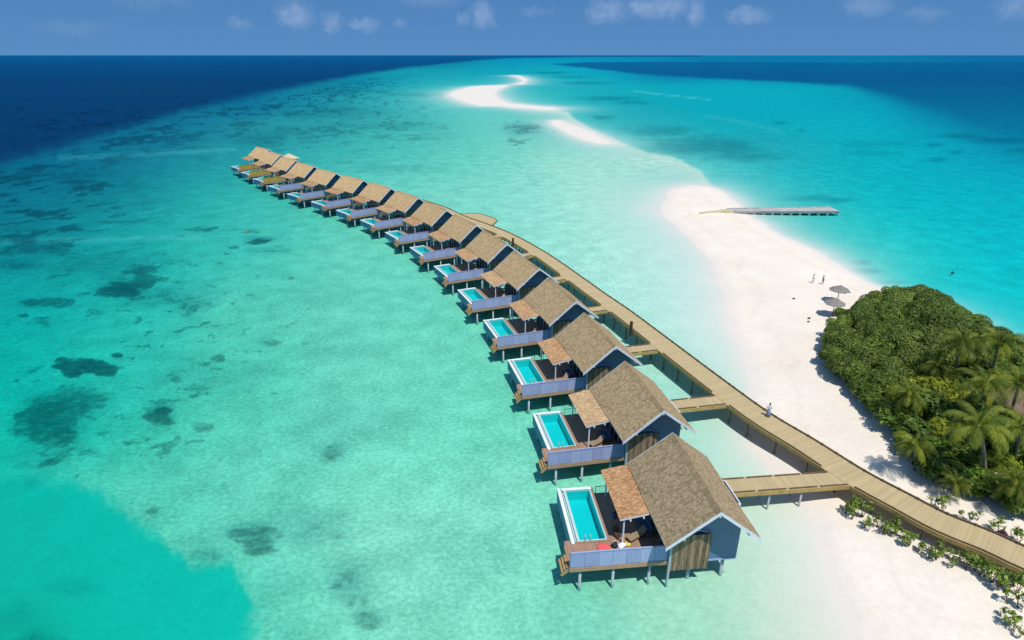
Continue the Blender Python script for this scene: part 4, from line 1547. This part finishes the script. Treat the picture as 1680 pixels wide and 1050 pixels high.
# ------------------------------------------------------------------ deck furniture
def make_lounger():
    root = empty('sun_lounger')
    b = MB()
    b.box(-.33, .33, -.95, .35, .26, .31)
    b.beam((0, .33, .28), (0, .95, .72), .66, .05)
    fr = b.build('frame', M_TEAK, root)
    for x in (-.28, .28):
        for y in (-.85, .3):
            MB().box(x - .03, x + .03, y - .03, y + .03, 0, .258).build('leg', M_TEAK, root)
    b = MB()
    b.box(-.3, .3, -.93, .32, .312, .37)
    b.beam((0, .33, .34), (0, .93, .775), .6, .06)
    b.build('cushion', M_WICKER, root)
    return root


lounger = make_lounger()
first = True
for i in range(9):
    o = lounger if first else copy_tree(lounger)
    first = False
    x, y, rz = [(6.3, 2.75, -1.1), (6.0, 2.6, -1.1), (6.1, 2.3, -.9), (6.3, 2.5, -1.0), (6.2, 2.4, -.8), (6.0, 2.6, -1.0), (5.8, 2.5, -.9), (6.0, 2.4, -1.0), (6.1, 2.4, -1.0)][i]
    p = vworld(i, x, y, 2.302)
    o.location = p
    o.rotation_euler = (0, 0, R(VILLAS[i][2]) + rz)
    tag(o, f'tan cushioned lounger on the deck of the {"nearest villa" if i == 0 else ordinal(i + 1) + " villa from camera"}', 'sun lounger', 'loungers on the villa decks')


def daybed(i, x, y, m, lab):
    p = vworld(i, x, y, 2.302)
    root = empty('daybed', p, R(VILLAS[i][2]))
    tag(root, lab, 'daybed', 'daybeds under the deck canopies')
    MB().box(-.55, .55, -.9, .9, .08, .3).build('base', M_TEAK, root, bevel=.02)
    MB().box(-.5, .5, -.85, .85, .303, .46).build('mattress', m, root, bevel=.05)
    MB().box(.32, .5, -.8, .8, .463, .85).build('bolster', m, root, bevel=.06)


daybed(0, 7.2, 3.6, M_BLUEF, 'blue cushioned daybed in the canopy shade on the nearest villa deck')
daybed(1, 7.2, 3.6, M_BLUEF, 'blue cushioned daybed in the canopy shade on the second villa deck from the camera')
daybed(2, 7.2, 3.6, M_BLUEF, 'blue cushioned daybed in the canopy shade on the third villa deck from the camera')
daybed(6, 6.6, 3.2, M_PINK, 'magenta cushioned daybed under the canopy of the seventh villa from the camera')
daybed(8, 6.6, 3.2, M_PINK, 'magenta cushioned daybed under the canopy of the ninth villa from the camera')


def stool(i, x, y, lab):
    p = vworld(i, x, y, 2.302)
    root = empty('garden_stool', p, 0.3)
    tag(root, lab, 'stool')
    MB().tube([(0, 0, 0), (0, 0, .12), (0, 0, .4), (0, 0, .5)], [.16, .22, .22, .15], 14).build('drum', M_BLUEF, root, smooth=True)
    MB().tube([(0, 0, .503), (0, 0, .54)], [.2, .18], 14).build('top', M_DARK, root)


stool(0, 5.1, 5.4, 'dark blue drum stool under the canopy of the nearest villa')


def armchair(i, x, y, rz, lab):
    p = vworld(i, x, y, 2.302)
    root = empty('deck_chair', p, rz)
    tag(root, lab, 'chair')
    MB().box(-.32, .32, -.32, .3, .32, .4).build('seat', M_TEAK, root, bevel=.02)
    b = MB()
    b.beam((0, .3, .38), (0, .48, .9), .62, .05)
    b.build('backrest', M_TEAK, root)
    for sx in (-.3, .3):
        for yy in (-.28, .26):
            MB().box(sx - .025, sx + .025, yy - .025, yy + .025, 0, .319).build('leg', M_TEAK, root)
        MB().box(sx - .03, sx + .03, -.3, .36, .58, .62).build('armrest', M_TEAK, root)


armchair(0, 4.75, 3.05, 0.6, 'dark wooden armchair between the pool edge and lounger on the nearest villa deck')


def cloth(name, i, x, y, w, h, rz, m, lab, cat, puff=.05):
    rnd = random.Random(int(x * 100))
    p = vworld(i, x, y, 2.302)
    b = MB()
    n = 7
    for a in range(n):
        for c in range(n):
            u, v = (a / (n - 1) - .5), (c / (n - 1) - .5)
            b.v.append((u * w + rnd.uniform(-.03, .03), v * h + rnd.uniform(-.03, .03), .015 + rnd.random() * puff))
    for a in range(n - 1):
        for c in range(n - 1):
            b.f.append((a * n + c, (a + 1) * n + c, (a + 1) * n + c + 1, a * n + c + 1))
            b.mi.append(0)
            b.col.append(None)
    o = b.build(name, m, None, smooth=True)
    sl = o.modifiers.new('solid', 'SOLIDIFY')
    sl.thickness = .02
    o.location = p
    o.rotation_euler = (0, 0, rz)
    tag(o, lab, cat)


cloth('beach_towel', 0, 3.25, 2.0, 1.0, .62, .15, M_RED, 'coral red towel spread by the screen on the nearest villa deck', 'towel')
cloth('white_towel', 0, 4.8, 1.95, .75, .5, .5, M_WHITEF, 'crumpled white towel on the deck boards beside the dark bag', 'towel', .16)
cloth('yellow_cloth', 0, 5.35, 2.1, .3, .5, .9, M_YEL, 'small yellow cloth on the deck between white towel and lounger', 'cloth', .14)


def bag():
    p = vworld(0, 4.2, 1.95, 2.302)
    root = empty('beach_bag', p, .4)
    tag(root, 'black beach bag slumped between the red and white towels on the deck', 'bag')
    MB().tube([(0, 0, 0), (0, 0, .15), (0.02, 0, .36)], [.26, .31, .2], 12).build('pouch', M_DARK, root, smooth=True)
    pts = [(.2 * math.cos(a), 0.04, .34 + .25 * math.sin(a)) for a in np.linspace(0, math.pi, 9)]
    MB().tube(pts, [.018] * 9, 6).build('handle', M_WHITEF, root, smooth=True)


bag()


# ------------------------------------------------------------------ people
def skin_part(name, joints, edges, mat, parent, sub=2):
    me = bpy.data.meshes.new(name)
    me.from_pydata([j[:3] for j in joints], edges, [])
    o = bpy.data.objects.new(name, me)
    COL.objects.link(o)
    o.parent = parent
    sk = o.modifiers.new('skin', 'SKIN')
    lay = me.skin_vertices[0] if me.skin_vertices else None
    if lay is None:
        bpy.context.view_layer.objects.active = o
        bm = bmesh.new()
        bm.from_mesh(me)
        bm.verts.layers.skin.verify()
        bm.to_mesh(me)
        bm.free()
        lay = me.skin_vertices[0]
    for i, j in enumerate(joints):
        r = j[3]
        lay.data[i].radius = (r, j[4] if len(j) > 4 else r)
        lay.data[i].use_root = (i == 0)
    sk.use_smooth_shade = True
    sb = o.modifiers.new('sub', 'SUBSURF')
    sb.levels = sub
    sb.render_levels = sub
    me.materials.append(mat)
    return o


def person(x, y, z, rz, label, top, bottom, skirt, stride=.24, hair=M_HAIR):
    """one continuous skinned body in mid-stride; shirt, lower garment and hair are separate meshes over it"""
    root = empty('person', (x, y, z), rz)
    tag(root, label, 'person')
    s = stride
    J = [(0, 0, .95, .13, .10), (0, .02, 1.18, .125, .095), (0, .02, 1.40, .15, .09), (0, .01, 1.50, .055), (0, -.02, 1.60, .085, .095), (0, -.02, 1.70, .075, .085),
         (.09, -.02, .90, .085), (.10, -s * .55 - .02, .50, .06), (.10, -s * .75, .09, .04), (.10, -s * .75 - .15, .03, .035),
         (-.09, .02, .90, .085), (-.10, s * .35, .50, .06), (-.10, s * .95, .12, .04), (-.10, s * .85 - .10, .03, .035),
         (.20, .02, 1.39, .06), (.27, .08, 1.12, .043), (.27, -.06, .90, .033), (.27, -.12, .82, .028),
         (-.20, .02, 1.39, .06), (-.26, -.04, 1.12, .043), (-.25, -.22, .95, .033), (-.25, -.29, .90, .028)]
    E = [(0, 1), (1, 2), (2, 3), (3, 4), (4, 5), (0, 6), (6, 7), (7, 8), (8, 9), (0, 10), (10, 11), (11, 12), (12, 13), (2, 14), (14, 15), (15, 16), (16, 17), (2, 18), (18, 19), (19, 20), (20, 21)]
    body = skin_part('body', J, E, M_SKIN, root)
    if top is not None:
        T = [(0, 0, .92, .15, .12), (0, .02, 1.18, .145, .115), (0, .02, 1.42, .165, .105), (.21, .02, 1.40, .075), (.265, .07, 1.17, .06), (-.21, .02, 1.40, .075), (-.255, -.02, 1.17, .06)]
        skin_part('shirt', T, [(0, 1), (1, 2), (2, 3), (3, 4), (2, 5), (5, 6)], top, root)
    if skirt:
        b = MB()
        b.tube([(0, 0, .98), (0, 0, .85), (0, -.01, .5), (0, -.02, .16)], [.155, .19, .22, .27], 18)
        b.build('sarong', bottom, root, smooth=True)
    else:
        T = [(0, 0, .97, .15, .12), (.09, -.02, .88, .10), (.10, -s * .5, .56, .08), (-.09, .02, .88, .10), (-.10, s * .32, .56, .08)]
        skin_part('shorts', T, [(0, 1), (1, 2), (0, 3), (3, 4)], bottom, root)
    b = MB()
    b.sphere((0, .015, 1.705), .105, 12, 8, sc=(.92, 1.05, .95))
    b.build('hair', hair, root, smooth=True)
    # face
    b = MB()
    b.sphere((0, -.125, 1.625), .018, 8, 5, sc=(.8, 1.2, 1.3))
    for sx in (-.035, .035):
        b.sphere((sx, -.108, 1.655), .011, 8, 5)
    b.build('face', M_SKIN, body, smooth=True)
    for side, (hx, hy, hz) in (('r', (.27, -.14, .80)), ('l', (-.25, -.31, .88))):
        b = MB()
        for k in range(4):
            dx = (k - 1.5) * .018
            b.tube([(hx, hy + dx, hz), (hx, hy + dx - .01, hz - .05), (hx, hy + dx - .02, hz - (.085 if k in (1, 2) else .07))], [.009, .008, .006], 6)
        b.tube([(hx - .01, hy - .02, hz + .03), (hx - .02, hy - .05, hz), (hx - .02, hy - .055, hz - .03)], [.010, .009, .007], 6)
        b.build('fingers', M_SKIN, body, smooth=True)


person(29.05, 60.15, WALK_Z, R(160), 'person in a white shirt and pale blue sarong walking along the boardwalk', M_WHITEF, M_PALEBLUE, True)
px_, py_ = ground(1333, 465, .7)
person(px_, py_, ground_z(px_, py_), R(75), 'dark haired person in white strolling on the open sand, the left one of the pair', M_WHITEF, M_WHITEF, False)
px_, py_ = ground(1349, 467, .7)
person(px_, py_, ground_z(px_, py_), R(80), 'person in a patterned top and navy shorts on the open sand nearer the umbrellas', M_PALEBLUE, M_NAVY, False)


def bollard(x, y, lab):
    root = empty('bollard', (x, y, WALK_Z))
    root.rotation_euler = (0, 0, .6)
    tag(root, lab, 'bollard', 'bollards at the boardwalk edge')
    MB().box(-.17, .17, -.17, .17, -.9, 1.22).build('post', M_BOLLARD, root, bevel=.02)
    MB().hexa([(-.22, -.22, 1.223), (.22, -.22, 1.223), (.22, .22, 1.223), (-.22, .22, 1.223), (-.12, -.12, 1.36), (.12, -.12, 1.36), (.12, .12, 1.36), (-.12, .12, 1.36)]).build('cap', M_BOLLARD, root)


def edge_near(px, py):
    g = Vector((*ground(px, py, WALK_Z), 0))
    k = min(range(len(EDGEP)), key=lambda j: (EDGEP[j] + NRM[j] * (WALK_W + .25) - g).length)
    q = EDGEP[k] + NRM[k] * (WALK_W + .25)
    return q.x, q.y


bollard(*edge_near(1036, 541.5), 'dark brown wooden bollard at the boardwalk edge between the third and fourth walkways')
bollard(*edge_near(843.5, 399.5), 'dark brown wooden bollard at the boardwalk edge near the sixth villa, farther from camera')


# ------------------------------------------------------------------ floats and beach litter
def buoy(name, x, y, r, m, lab):
    root = empty(name, (x, y, 0))
    tag(root, lab, 'buoy')
    MB().sphere((0, 0, .1), r, 14, 8, sc=(1, 1, .8)).build('float', m, root, smooth=True)
    MB().tube([(0, 0, r * .7), (0, 0, r * 2.0)], [r * .32, r * .1], 8).build('spar', m, root, smooth=True)


bx, by = ground(1563, 447, .2)
buoy('mooring_buoy', bx, by, .3, M_BUOYD, 'dark mooring buoy alone on turquoise water beyond the bushes')
bx, by = ground(404.5, 379, .2)
buoy('marker_buoy', bx, by, .3, M_BUOYR, 'faded red marker buoy among coral patches left of the villas')


def coconut(px, py, lab, r=.2):
    x, y = ground(px, py, .8)
    root = empty('coconut', (x, y, ground_z(x, y) + r * .6))
    tag(root, lab, 'coconut', 'coconuts lying on the sand')
    MB().sphere((0, 0, 0), r, 10, 7, sc=(1.25, .95, .9)).build('husk', M_HUSK, root, smooth=True)


coconut(1327, 524, 'brown coconut husk on the sand, the farther of two below the umbrellas')
coconut(1326, 529.5, 'brown coconut husk on the sand, the nearer of two below the umbrellas', .17)
coconut(1302, 491, 'single coconut husk on open sand left of the umbrellas')


# ------------------------------------------------------------------ pavilion at the far end and house under the trees
def hip_house(name, x, y, rz, w, d, zw, zr, m, lab, cat, z0=2.3, posts=True):
    root = empty(name, (x, y, 0), rz)
    tag(root, lab, cat)
    b = MB()
    e = .8
    rl = max(0.0, w - d) / 2
    v = [(-w / 2 - e, -d / 2 - e, zw), (w / 2 + e, -d / 2 - e, zw), (w / 2 + e, d / 2 + e, zw), (-w / 2 - e, d / 2 + e, zw), (-rl - .05, 0, zr), (rl + .05, 0, zr)]
    v += [(p[0], p[1], p[2] - .2) for p in v]
    b.add(v, [(0, 1, 5, 4), (1, 2, 5), (2, 3, 4, 5), (3, 0, 4), (7, 6, 10, 11), (8, 7, 11), (9, 8, 11, 10), (6, 9, 10), (0, 6, 7, 1), (1, 7, 8, 2), (2, 8, 9, 3), (3, 9, 6, 0)])
    b.build('roof', m, root)
    if posts:
        for sx in (-1, 1):
            for sy in (-1, 1):
                MB().box(sx * w / 2 - .1, sx * w / 2 + .1, sy * d / 2 - .1, sy * d / 2 + .1, -2.2, zw - .1).build('post', M_STILT, root)
        MB().box(-w / 2, w / 2, -d / 2, d / 2, z0 - .2, z0).build('floor', M_DECK, root)
    else:
        MB().box(-w / 2, w / 2, -d / 2, d / 2, z0, zw - .1).build('wall', M_DECK, root)


gx, gy = ground(474, 257.5, 5.0)
hip_house('pavilion', gx, gy, R(45), 4.2, 3.6, 4.6, 6.2, M_RAMP, 'pale hip roofed pavilion behind the last villas of the row', 'pavilion')
hx_, hy_ = ground(1652, 655, 4.2)
hip_house('beach_house', hx_, hy_, R(20), 6.0, 4.0, 3.4, 5.6, M_THATCH2, 'brown thatched beach house buried among the coconut palms', 'house', .8, False)


# ------------------------------------------------------------------ vegetation
def leaf_mesh(name, mat, seed, rx, ry, rz, n, size, lobes, lift=0.0, spread=0.55, broad=1.7, upright=0.35):
    """leaf-sized faces clustered on the lobes of an uneven crown; tone = one value per leaf"""
    rg = np.random.default_rng(seed)
    lc = []
    for i in range(lobes):
        a = rg.uniform(0, 2 * math.pi)
        h = rg.uniform(-0.15, 0.75)
        r = math.sqrt(max(0, 1 - h * h)) * rg.uniform(.35, .78)
        lc.append((r * math.cos(a), r * math.sin(a), h * .8, rg.uniform(.30, .56), rg.uniform(-.2, .2)))
    lc.append((0, 0, .35, .6, 0))
    lc = np.array(lc)
    pick = rg.integers(0, len(lc), n)
    d = rg.normal(size=(n, 3))
    d /= np.linalg.norm(d, axis=1, keepdims=True)
    d[:, 2] = np.where(d[:, 2] < -0.35, -d[:, 2], d[:, 2])
    rad = lc[pick, 3] * rg.uniform(spread, 1.06, n) ** 0.6
    c = lc[pick, :3] + d * rad[:, None]
    c = c * np.array([rx, ry, rz])
    c[:, 2] += lift
    keep = c[:, 2] > -rz * .55 + lift
    c, d, pick = c[keep], d[keep], pick[keep]
    n = len(c)
    nrm = d + rg.normal(scale=.36, size=(n, 3)) + np.array([0, 0, upright])
    nrm /= np.linalg.norm(nrm, axis=1, keepdims=True)
    t = np.cross(nrm, rg.normal(size=(n, 3)))
    t /= np.linalg.norm(t, axis=1, keepdims=True)
    bt = np.cross(nrm, t)
    s = size * rg.uniform(.6, 1.35, n)[:, None]
    v = np.stack([c - t * s * broad * .5, c + bt * s * .5 - t * s * .1, c + t * s * broad * .5, c - bt * s * .5 - t * s * .1], 1).reshape(-1, 3)
    f = np.arange(4 * n).reshape(n, 4)
    tone = np.clip(.42 + lc[pick, 4] + rg.normal(scale=.17, size=n), 0, 1)
    me = bpy.data.meshes.new(name)
    me.from_pydata(v.tolist(), [], f.tolist())
    at = me.attributes.new('tone', 'FLOAT', 'FACE')
    at.data.foreach_set('value', tone.astype(np.float32))
    me.materials.append(mat)
    me.update()
    return me


def bush_stems(rnd, r, h):
    b = MB()
    for k in range(5):
        a = 2 * math.pi * k / 5 + rnd.uniform(-.4, .4)
        rr = r * rnd.uniform(.25, .55)
        b.tube([(0.1 * math.cos(a), .1 * math.sin(a), -.3), (rr * .5 * math.cos(a), rr * .5 * math.sin(a), h * .45), (rr * math.cos(a), rr * math.sin(a), h * .85)], [.09, .06, .03], 6)
    return b


def palm_crown(name, seed, nf, length, droop):
    rnd = random.Random(seed)
    v, f, tone = [], [], []
    for k in range(nf):
        az = 2.399963 * k + rnd.uniform(-.4, .4)
        q = k / nf
        el = R(80 - 100 * q + rnd.uniform(-14, 14))          # young fronds upright, old ones hanging
        ln = length * rnd.uniform(.82, 1.1) * (.75 + .25 * min(1, q * 3))
        dirh = Vector((math.cos(az), math.sin(az), 0))
        side = Vector((-math.sin(az), math.cos(az), 0))
        pts = []
        p = Vector((0, 0, 0)) + dirh * .12
        a = el
        segs = 14
        for i in range(segs + 1):
            pts.append(p.copy())
            p = p + (dirh * math.cos(a) + Vector((0, 0, 1)) * math.sin(a)) * (ln / segs)
            a -= droop * (.4 + 1.1 * i / segs) / segs * 2.0
        ft = rnd.uniform(.32, .66) + (.25 if q > .82 else 0)
        twist = rnd.uniform(-.5, .5)
        # rachis
        for i in range(segs):
            w = .035 * (1 - i / segs) + .006
            b = len(v)
            v.extend([pts[i] - side * w, pts[i] + side * w, pts[i + 1] + side * w * .8, pts[i + 1] - side * w * .8])
            f.append((b, b + 1, b + 2, b + 3))
            tone.append(min(1, ft + .2))
        m = 30
        for i in range(2, m):
            t = i / m
            j = min(segs - 1, int(t * segs))
            u = t * segs - j
            c = pts[j].lerp(pts[j + 1], u)
            tg = (pts[j + 1] - pts[j]).normalized()
            L_ = ln * .215 * math.sin(math.pi * min(1, .12 + .86 * t)) ** .7 * rnd.uniform(.85, 1.1)
            nrm = side.cross(tg)
            if nrm.z < 0:
                nrm = -nrm
            for sgn in (-1, 1):
                out = (side * sgn * math.cos(.35 + twist * sgn * .4) + tg * .55 - nrm * (.25 + .3 * rnd.random())).normalized()
                mid = c + out * L_ * .55
                tip = c + out * L_ + Vector((0, 0, -L_ * .28))
                w = tg * .034
                b = len(v)
                v.extend([c - w * .5, c + w * .5, mid + w, mid - w, tip])
                f.append((b, b + 1, b + 2, b + 3))
                f.append((b + 3, b + 2, b + 4))
                tn = min(1, max(0, ft + rnd.uniform(-.13, .13)))
                tone.extend([tn, tn])
    me = bpy.data.meshes.new(name)
    me.from_pydata([tuple(q) for q in v], [], f)
    at = me.attributes.new('tone', 'FLOAT', 'FACE')
    at.data.foreach_set('value', tone)
    me.materials.append(M_PALM)
    me.update()
    return me


def obj(name, me, parent=None):
    o = bpy.data.objects.new(name, me)
    COL.objects.link(o)
    if parent is not None:
        o.parent = parent
    return o


RIM = [(54.6, 92.6), (49.6, 88.0), (45.9, 83.4), (43.2, 78.2), (41.4, 73.7), (40.9, 68.8), (42.2, 66.3), (41.6, 61.7), (42.0, 59.1), (41.3, 54.5), (40.0, 50.8), (41.0, 48.6), (42.9, 47.3), (45.2, 45.6), (47.5, 44.6),
       (52, 42.5), (58, 44), (66, 54), (72, 66), (73, 76), (71.5, 83), (73, 91), (74, 97), (70.5, 101), (66, 100.5), (60, 97)]
RIMA = np.array(RIM)


def inset(x, y):
    return float(sdist(np.array([x]), np.array([y]), RIM)[0])


def plant_thicket():
    rg = random.Random(21)
    dark = [leaf_mesh('crown', M_LEAFD, 100 + i, 2.7, 2.7, 2.3, 8500, .165, 12, 1.7, .78) for i in range(4)]
    darks = [leaf_mesh('crown', M_LEAFD, 110 + i, 1.7, 1.7, 1.45, 4200, .15, 11, 1.0, .72) for i in range(3)]
    green = [leaf_mesh('crown', M_LEAFG, 120 + i, 2.2, 2.2, 2.3, 3000, .28, 13, 1.9, .4) for i in range(4)]
    yell = [leaf_mesh('crown', M_LEAFY, 130 + i, 2.1, 2.1, 1.8, 2400, .31, 12, 1.8, .4, 1.8) for i in range(3)]
    stems = [bush_stems(random.Random(i), 2.0, 2.6) for i in range(2)]
    stem_me = [b.build('stems', M_TWIG, None) for b in stems]
    sm = [o.data for o in stem_me]
    for o in stem_me:
        bpy.data.objects.remove(o)
    # scatter: rows of the thicket, no two stems closer than a bush's half width
    pts = []
    cand = []
    for _ in range(9000):
        x, y = rg.uniform(39, 76), rg.uniform(42, 102)
        cand.append((x, y))
    for x, y in cand:
        d = inset(x, y)
        if d < 0.9:
            continue
        need = 1.75 if d < 2.4 else 2.55
        if all((x - a) ** 2 + (y - b) ** 2 > need ** 2 for a, b, _ in pts):
            pts.append((x, y, d))
    keep = []
    for x, y, d in pts:
        # only what the thicket shows: its interior far beyond the frame is left out
        if x - 39 > (y - 40) * .62 + 16:
            continue
        keep.append((x, y, d))
    items = {'rim': [], 'dome': [], 'yellow': [], 'green': []}
    for x, y, d in keep:
        wob = 3.0 * (vnoise(np.array([x / 6.0]), np.array([y / 6.0]), 5)[0] - .5)
        if y + wob > 66.5 + max(0, (x - 52) * .55):
            kind = 'rim' if d < 2.4 else 'dome'
        elif d < 2.2 and y > 60:
            kind = 'green'
        elif 60.5 < y + wob < 69 and x < 54:
            kind = 'yellow'
        elif rg.random() < .14:
            kind = 'yellow'
        else:
            kind = 'green'
        items[kind].append((x, y, d))
    hx, hy = hx_, hy_
    for kind, arr in items.items():
        arr.sort(key=lambda p: (p[0] - ux) ** 2 + (p[1] - uy) ** 2)
        cnt = 0
        for x, y, d in arr:
            if (x - hx) ** 2 + (y - hy) ** 2 < 3.2 ** 2:
                continue
            cnt += 1
            z = ground_z(x, y)
            if kind == 'rim':
                me = rg.choice(darks)
                h = .9 + .28 * d
                lab = f'small dark green beach bush at the edge of the thicket, {ordinal(cnt)} nearest the straw umbrellas'
            elif kind == 'dome':
                me = rg.choice(dark)
                h = min(1.46, .84 + .055 * d) * rg.uniform(.88, 1.1)
                lab = f'large dark green beach bush within the thicket, {ordinal(cnt)} nearest the straw umbrellas'
            elif kind == 'yellow':
                me = rg.choice(yell)
                h = rg.uniform(.9, 1.15)
                lab = f'bright yellow green shrub among the bushes, {ordinal(cnt)} nearest the straw umbrellas'
            else:
                me = rg.choice(green)
                h = rg.uniform(.8, 1.25) * (1 if d > 2.5 else .62)
                lab = f'mid green leafy tree in the thicket, {ordinal(cnt)} nearest the straw umbrellas'
            root = empty('beach_bush' if kind in ('rim', 'dome') else ('leafy_shrub' if kind == 'yellow' else 'leafy_tree'), (x, y, z - .15), rg.uniform(0, 6.28))
            tag(root, lab, 'bush' if kind != 'green' else 'tree', {'rim': 'small bushes rimming the thicket', 'dome': 'large bushes of the thicket', 'yellow': 'yellow green shrubs', 'green': 'leafy trees under the palms'}[kind])
            w = rg.uniform(.92, 1.12)
            c = obj('crown', me, root)
            c.scale = (w, w * rg.uniform(.9, 1.1), h)
            st = obj('stems', rg.choice(sm), root)
            st.scale = (.9, .9, h * (.62 if kind == 'rim' else 1))


plant_thicket()


def plant_palms():
    crowns = [palm_crown('crown', 200 + i, 25, 3.45, 1.2) for i in range(4)]
    P = [(1606, 698, 8.6, (1629, 793), 1.12, 'tall coconut palm in front with its grey trunk bared, nearest the boardwalk'),
         (1579, 561, 9.0, (1580, 600), 1.05, 'coconut palm standing above the dark bushes, left of the two farthest'),
         (1640, 563, 9.2, (1643, 602), 1.05, 'coconut palm farthest back, its crown against the turquoise water'),
         (1615, 630, 8.2, (1618, 676), 1.0, 'coconut palm between the far pair and the thatched house'),
         (1500, 728, 5.0, (1513, 762), .74, 'short coconut palm at the sand edge of the thicket, its shadow falling on the beach'),
         (1492, 646, 5.8, (1497, 676), .8, 'half buried coconut palm rising from the yellow green shrubs'),
         (1676, 700, 8.0, (1682, 750), 1.0, 'coconut palm cut by the frame, beside the tall front palm'),
         (1672, 628, 8.4, (1675, 670), 1.0, 'coconut palm behind the thatched house at the picture edge'),
         (1567, 792, 3.0, (1568, 815), .55, 'small young palm on the shaded sand near the boardwalk'),
         (1664, 790, 4.6, (1668, 825), .75, 'low coconut palm in the dark corner right of the front palm trunk'),
         (1537, 600, 5.6, (1540, 640), .72, 'small coconut palm between the dark bushes and yellow green shrubs')]
    rnd = random.Random(9)
    for i, (px, py, h, (fx, fy), sc, lab) in enumerate(P):
        cx, cy = ground(px, py, h)
        bx, by = ground(fx, fy, 1.0)
        # lean no more than a palm does
        v = Vector((cx - bx, cy - by, 0))
        if v.length > h * .4:
            v *= h * .4 / v.length
        bx, by = cx - v.x, cy - v.y
        z0 = ground_z(bx, by)
        root = empty('coconut_palm', (bx, by, z0))
        tag(root, lab, 'palm tree', 'coconut palms of the island')
        n = 9
        pts, rad = [], []
        for k in range(n):
            t = k / (n - 1)
            q = v * (t ** 1.5)
            pts.append((q.x, q.y, -.4 + (h - z0 + .4) * t))
            rad.append((.2 - .09 * t) * (1.35 if k == 0 else 1) * max(.6, sc))
        tr = MB().tube(pts, rad, 9).build('trunk', M_BARK, root, smooth=True)
        c = obj('crown', crowns[i % 4], root)
        c.location = (v.x, v.y, h - z0)
        c.scale = (sc, sc, sc)
        c.rotation_euler = (rnd.uniform(-.12, .12), rnd.uniform(-.12, .12), rnd.uniform(0, 6.28))
        if h > 5:
            nb = MB()
            for k in range(7):
                a = 2 * math.pi * k / 7
                nb.sphere((.22 * math.cos(a), .22 * math.sin(a), -.22 - .12 * (k % 2)), .13, 8, 6)
            ob = nb.build('coconut_cluster', M_HUSK, root, smooth=True)
            ob.location = c.location


plant_palms()


def off_the_walk(x, y, far, extra=0.0):
    p = Vector((x, y, 0))
    k = min(range(len(EDGEP)), key=lambda j: (EDGEP[j] - p).length)
    o = (p - EDGEP[k]) @ NRM[k]
    if far and o > -.55:
        p -= NRM[k] * (o + .6)
    if not far and o < WALK_W + .45:
        p += NRM[k] * (WALK_W + .5 - o)
    if not far:
        p += NRM[k] * extra
    return p.x, p.y


def shore_plants():
    """young scaevola and flowers planted along both sides of the boardwalk"""
    rnd = random.Random(4)
    kinds = [leaf_mesh('leaves', M_LEAFS, 300 + i, .62, .62, .85, 105, .14, 7, .8, .2, 1.9, .6) for i in range(3)]
    kinds += [leaf_mesh('leaves', M_LEAFS, 310 + i, .5, .5, .8, 70, .15, 5, .75, .2, 1.9, .6) for i in range(2)]
    purple = leaf_mesh('leaves', M_FLOWER, 320, .45, .45, .5, 170, .17, 6, .55, .3, 1.8, .6)
    stem = []
    for q in range(2):
        b = MB()
        r2 = random.Random(q)
        for k in range(4):
            a = r2.uniform(0, 6.28)
            b.tube([(0, 0, -.2), (.15 * math.cos(a), .15 * math.sin(a), .5), (.38 * math.cos(a), .38 * math.sin(a), 1.05)], [.03, .022, .012], 5)
        o = b.build('stems', M_TWIG, None)
        stem.append(o.data)
        bpy.data.objects.remove(o)
    near = [(1393, 826, 1.2), (1402, 838, 1.1), (1412, 822, 1.3), (1420, 834, 1.2), (1431, 846, 1.0), (1428, 858, .8), (1445, 851, 1.0), (1452, 866, .9), (1462, 852, .8), (1473, 862, .8), (1481, 858, 1.0), (1490, 852, 1.2),
            (1487, 872, .8), (1498, 878, 1.0), (1507, 872, 1.1), (1513, 892, .9), (1524, 885, .7), (1538, 888, .9), (1549, 884, 1.3), (1541, 906, .9), (1557, 908, .9), (1568, 916, .8), (1580, 908, 1.1), (1590, 914, 1.2),
            (1586, 926, .9), (1604, 922, 1.1), (1612, 934, 1.2), (1625, 924, 1.5), (1636, 936, 1.3), (1650, 936, 1.4), (1645, 950, 1.2), (1664, 946, 1.3), (1672, 962, 1.4), (1660, 972, 1.1), (1676, 984, 1.3), (1660, 1000, 1.1), (1672, 1012, 1.1), (1650, 990, .7), (1678, 1030, .9)]
    for k, (px, py, s) in enumerate(near):
        x, y = off_the_walk(*ground(px, py, 1.25), False, rnd.uniform(0, 1.1))
        s *= rnd.uniform(.7, 1.05)
        root = empty('shore_plant', (x, y, ground_z(x, y)), rnd.uniform(0, 6.28))
        tag(root, f'{ordinal(k + 1)} young green plant, from the nearest walkway along the villa side of the boardwalk', 'plant', 'young plants beside the boardwalk')
        c = obj('leaves', kinds[rnd.choice([0, 1, 2, 3, 4, 0, 1])], root)
        c.scale = (s, s, s * 1.05)
        obj('stems', rnd.choice(stem), root).scale = (s, s, s)
    farside = [(1530, 828, .8, 0), (1546, 838, 1.15, 0), (1575, 848, .6, 0), (1592, 852, .7, 0), (1604, 851, .7, 0), (1626, 866, .6, 0), (1640, 870, 1.0, 0), (1641, 880, .9, 1), (1661, 880, .9, 0), (1672, 886, 1.0, 0)]
    for k, (px, py, s, pu) in enumerate(farside):
        x, y = off_the_walk(*ground(px, py, 1.25), True)
        root = empty('shore_plant', (x, y, ground_z(x, y)), rnd.uniform(0, 6.28))
        tag(root, 'purple leaved plant beside the boardwalk on the palm side' if pu else f'{ordinal(k + 1)} young green plant along the palm side of the boardwalk, towards the camera', 'plant', 'young plants beside the boardwalk')
        c = obj('leaves', purple if pu else kinds[k % 5], root)
        c.scale = (s, s, s * 1.05)
        obj('stems', rnd.choice(stem), root).scale = (s, s, s)


shore_plants()
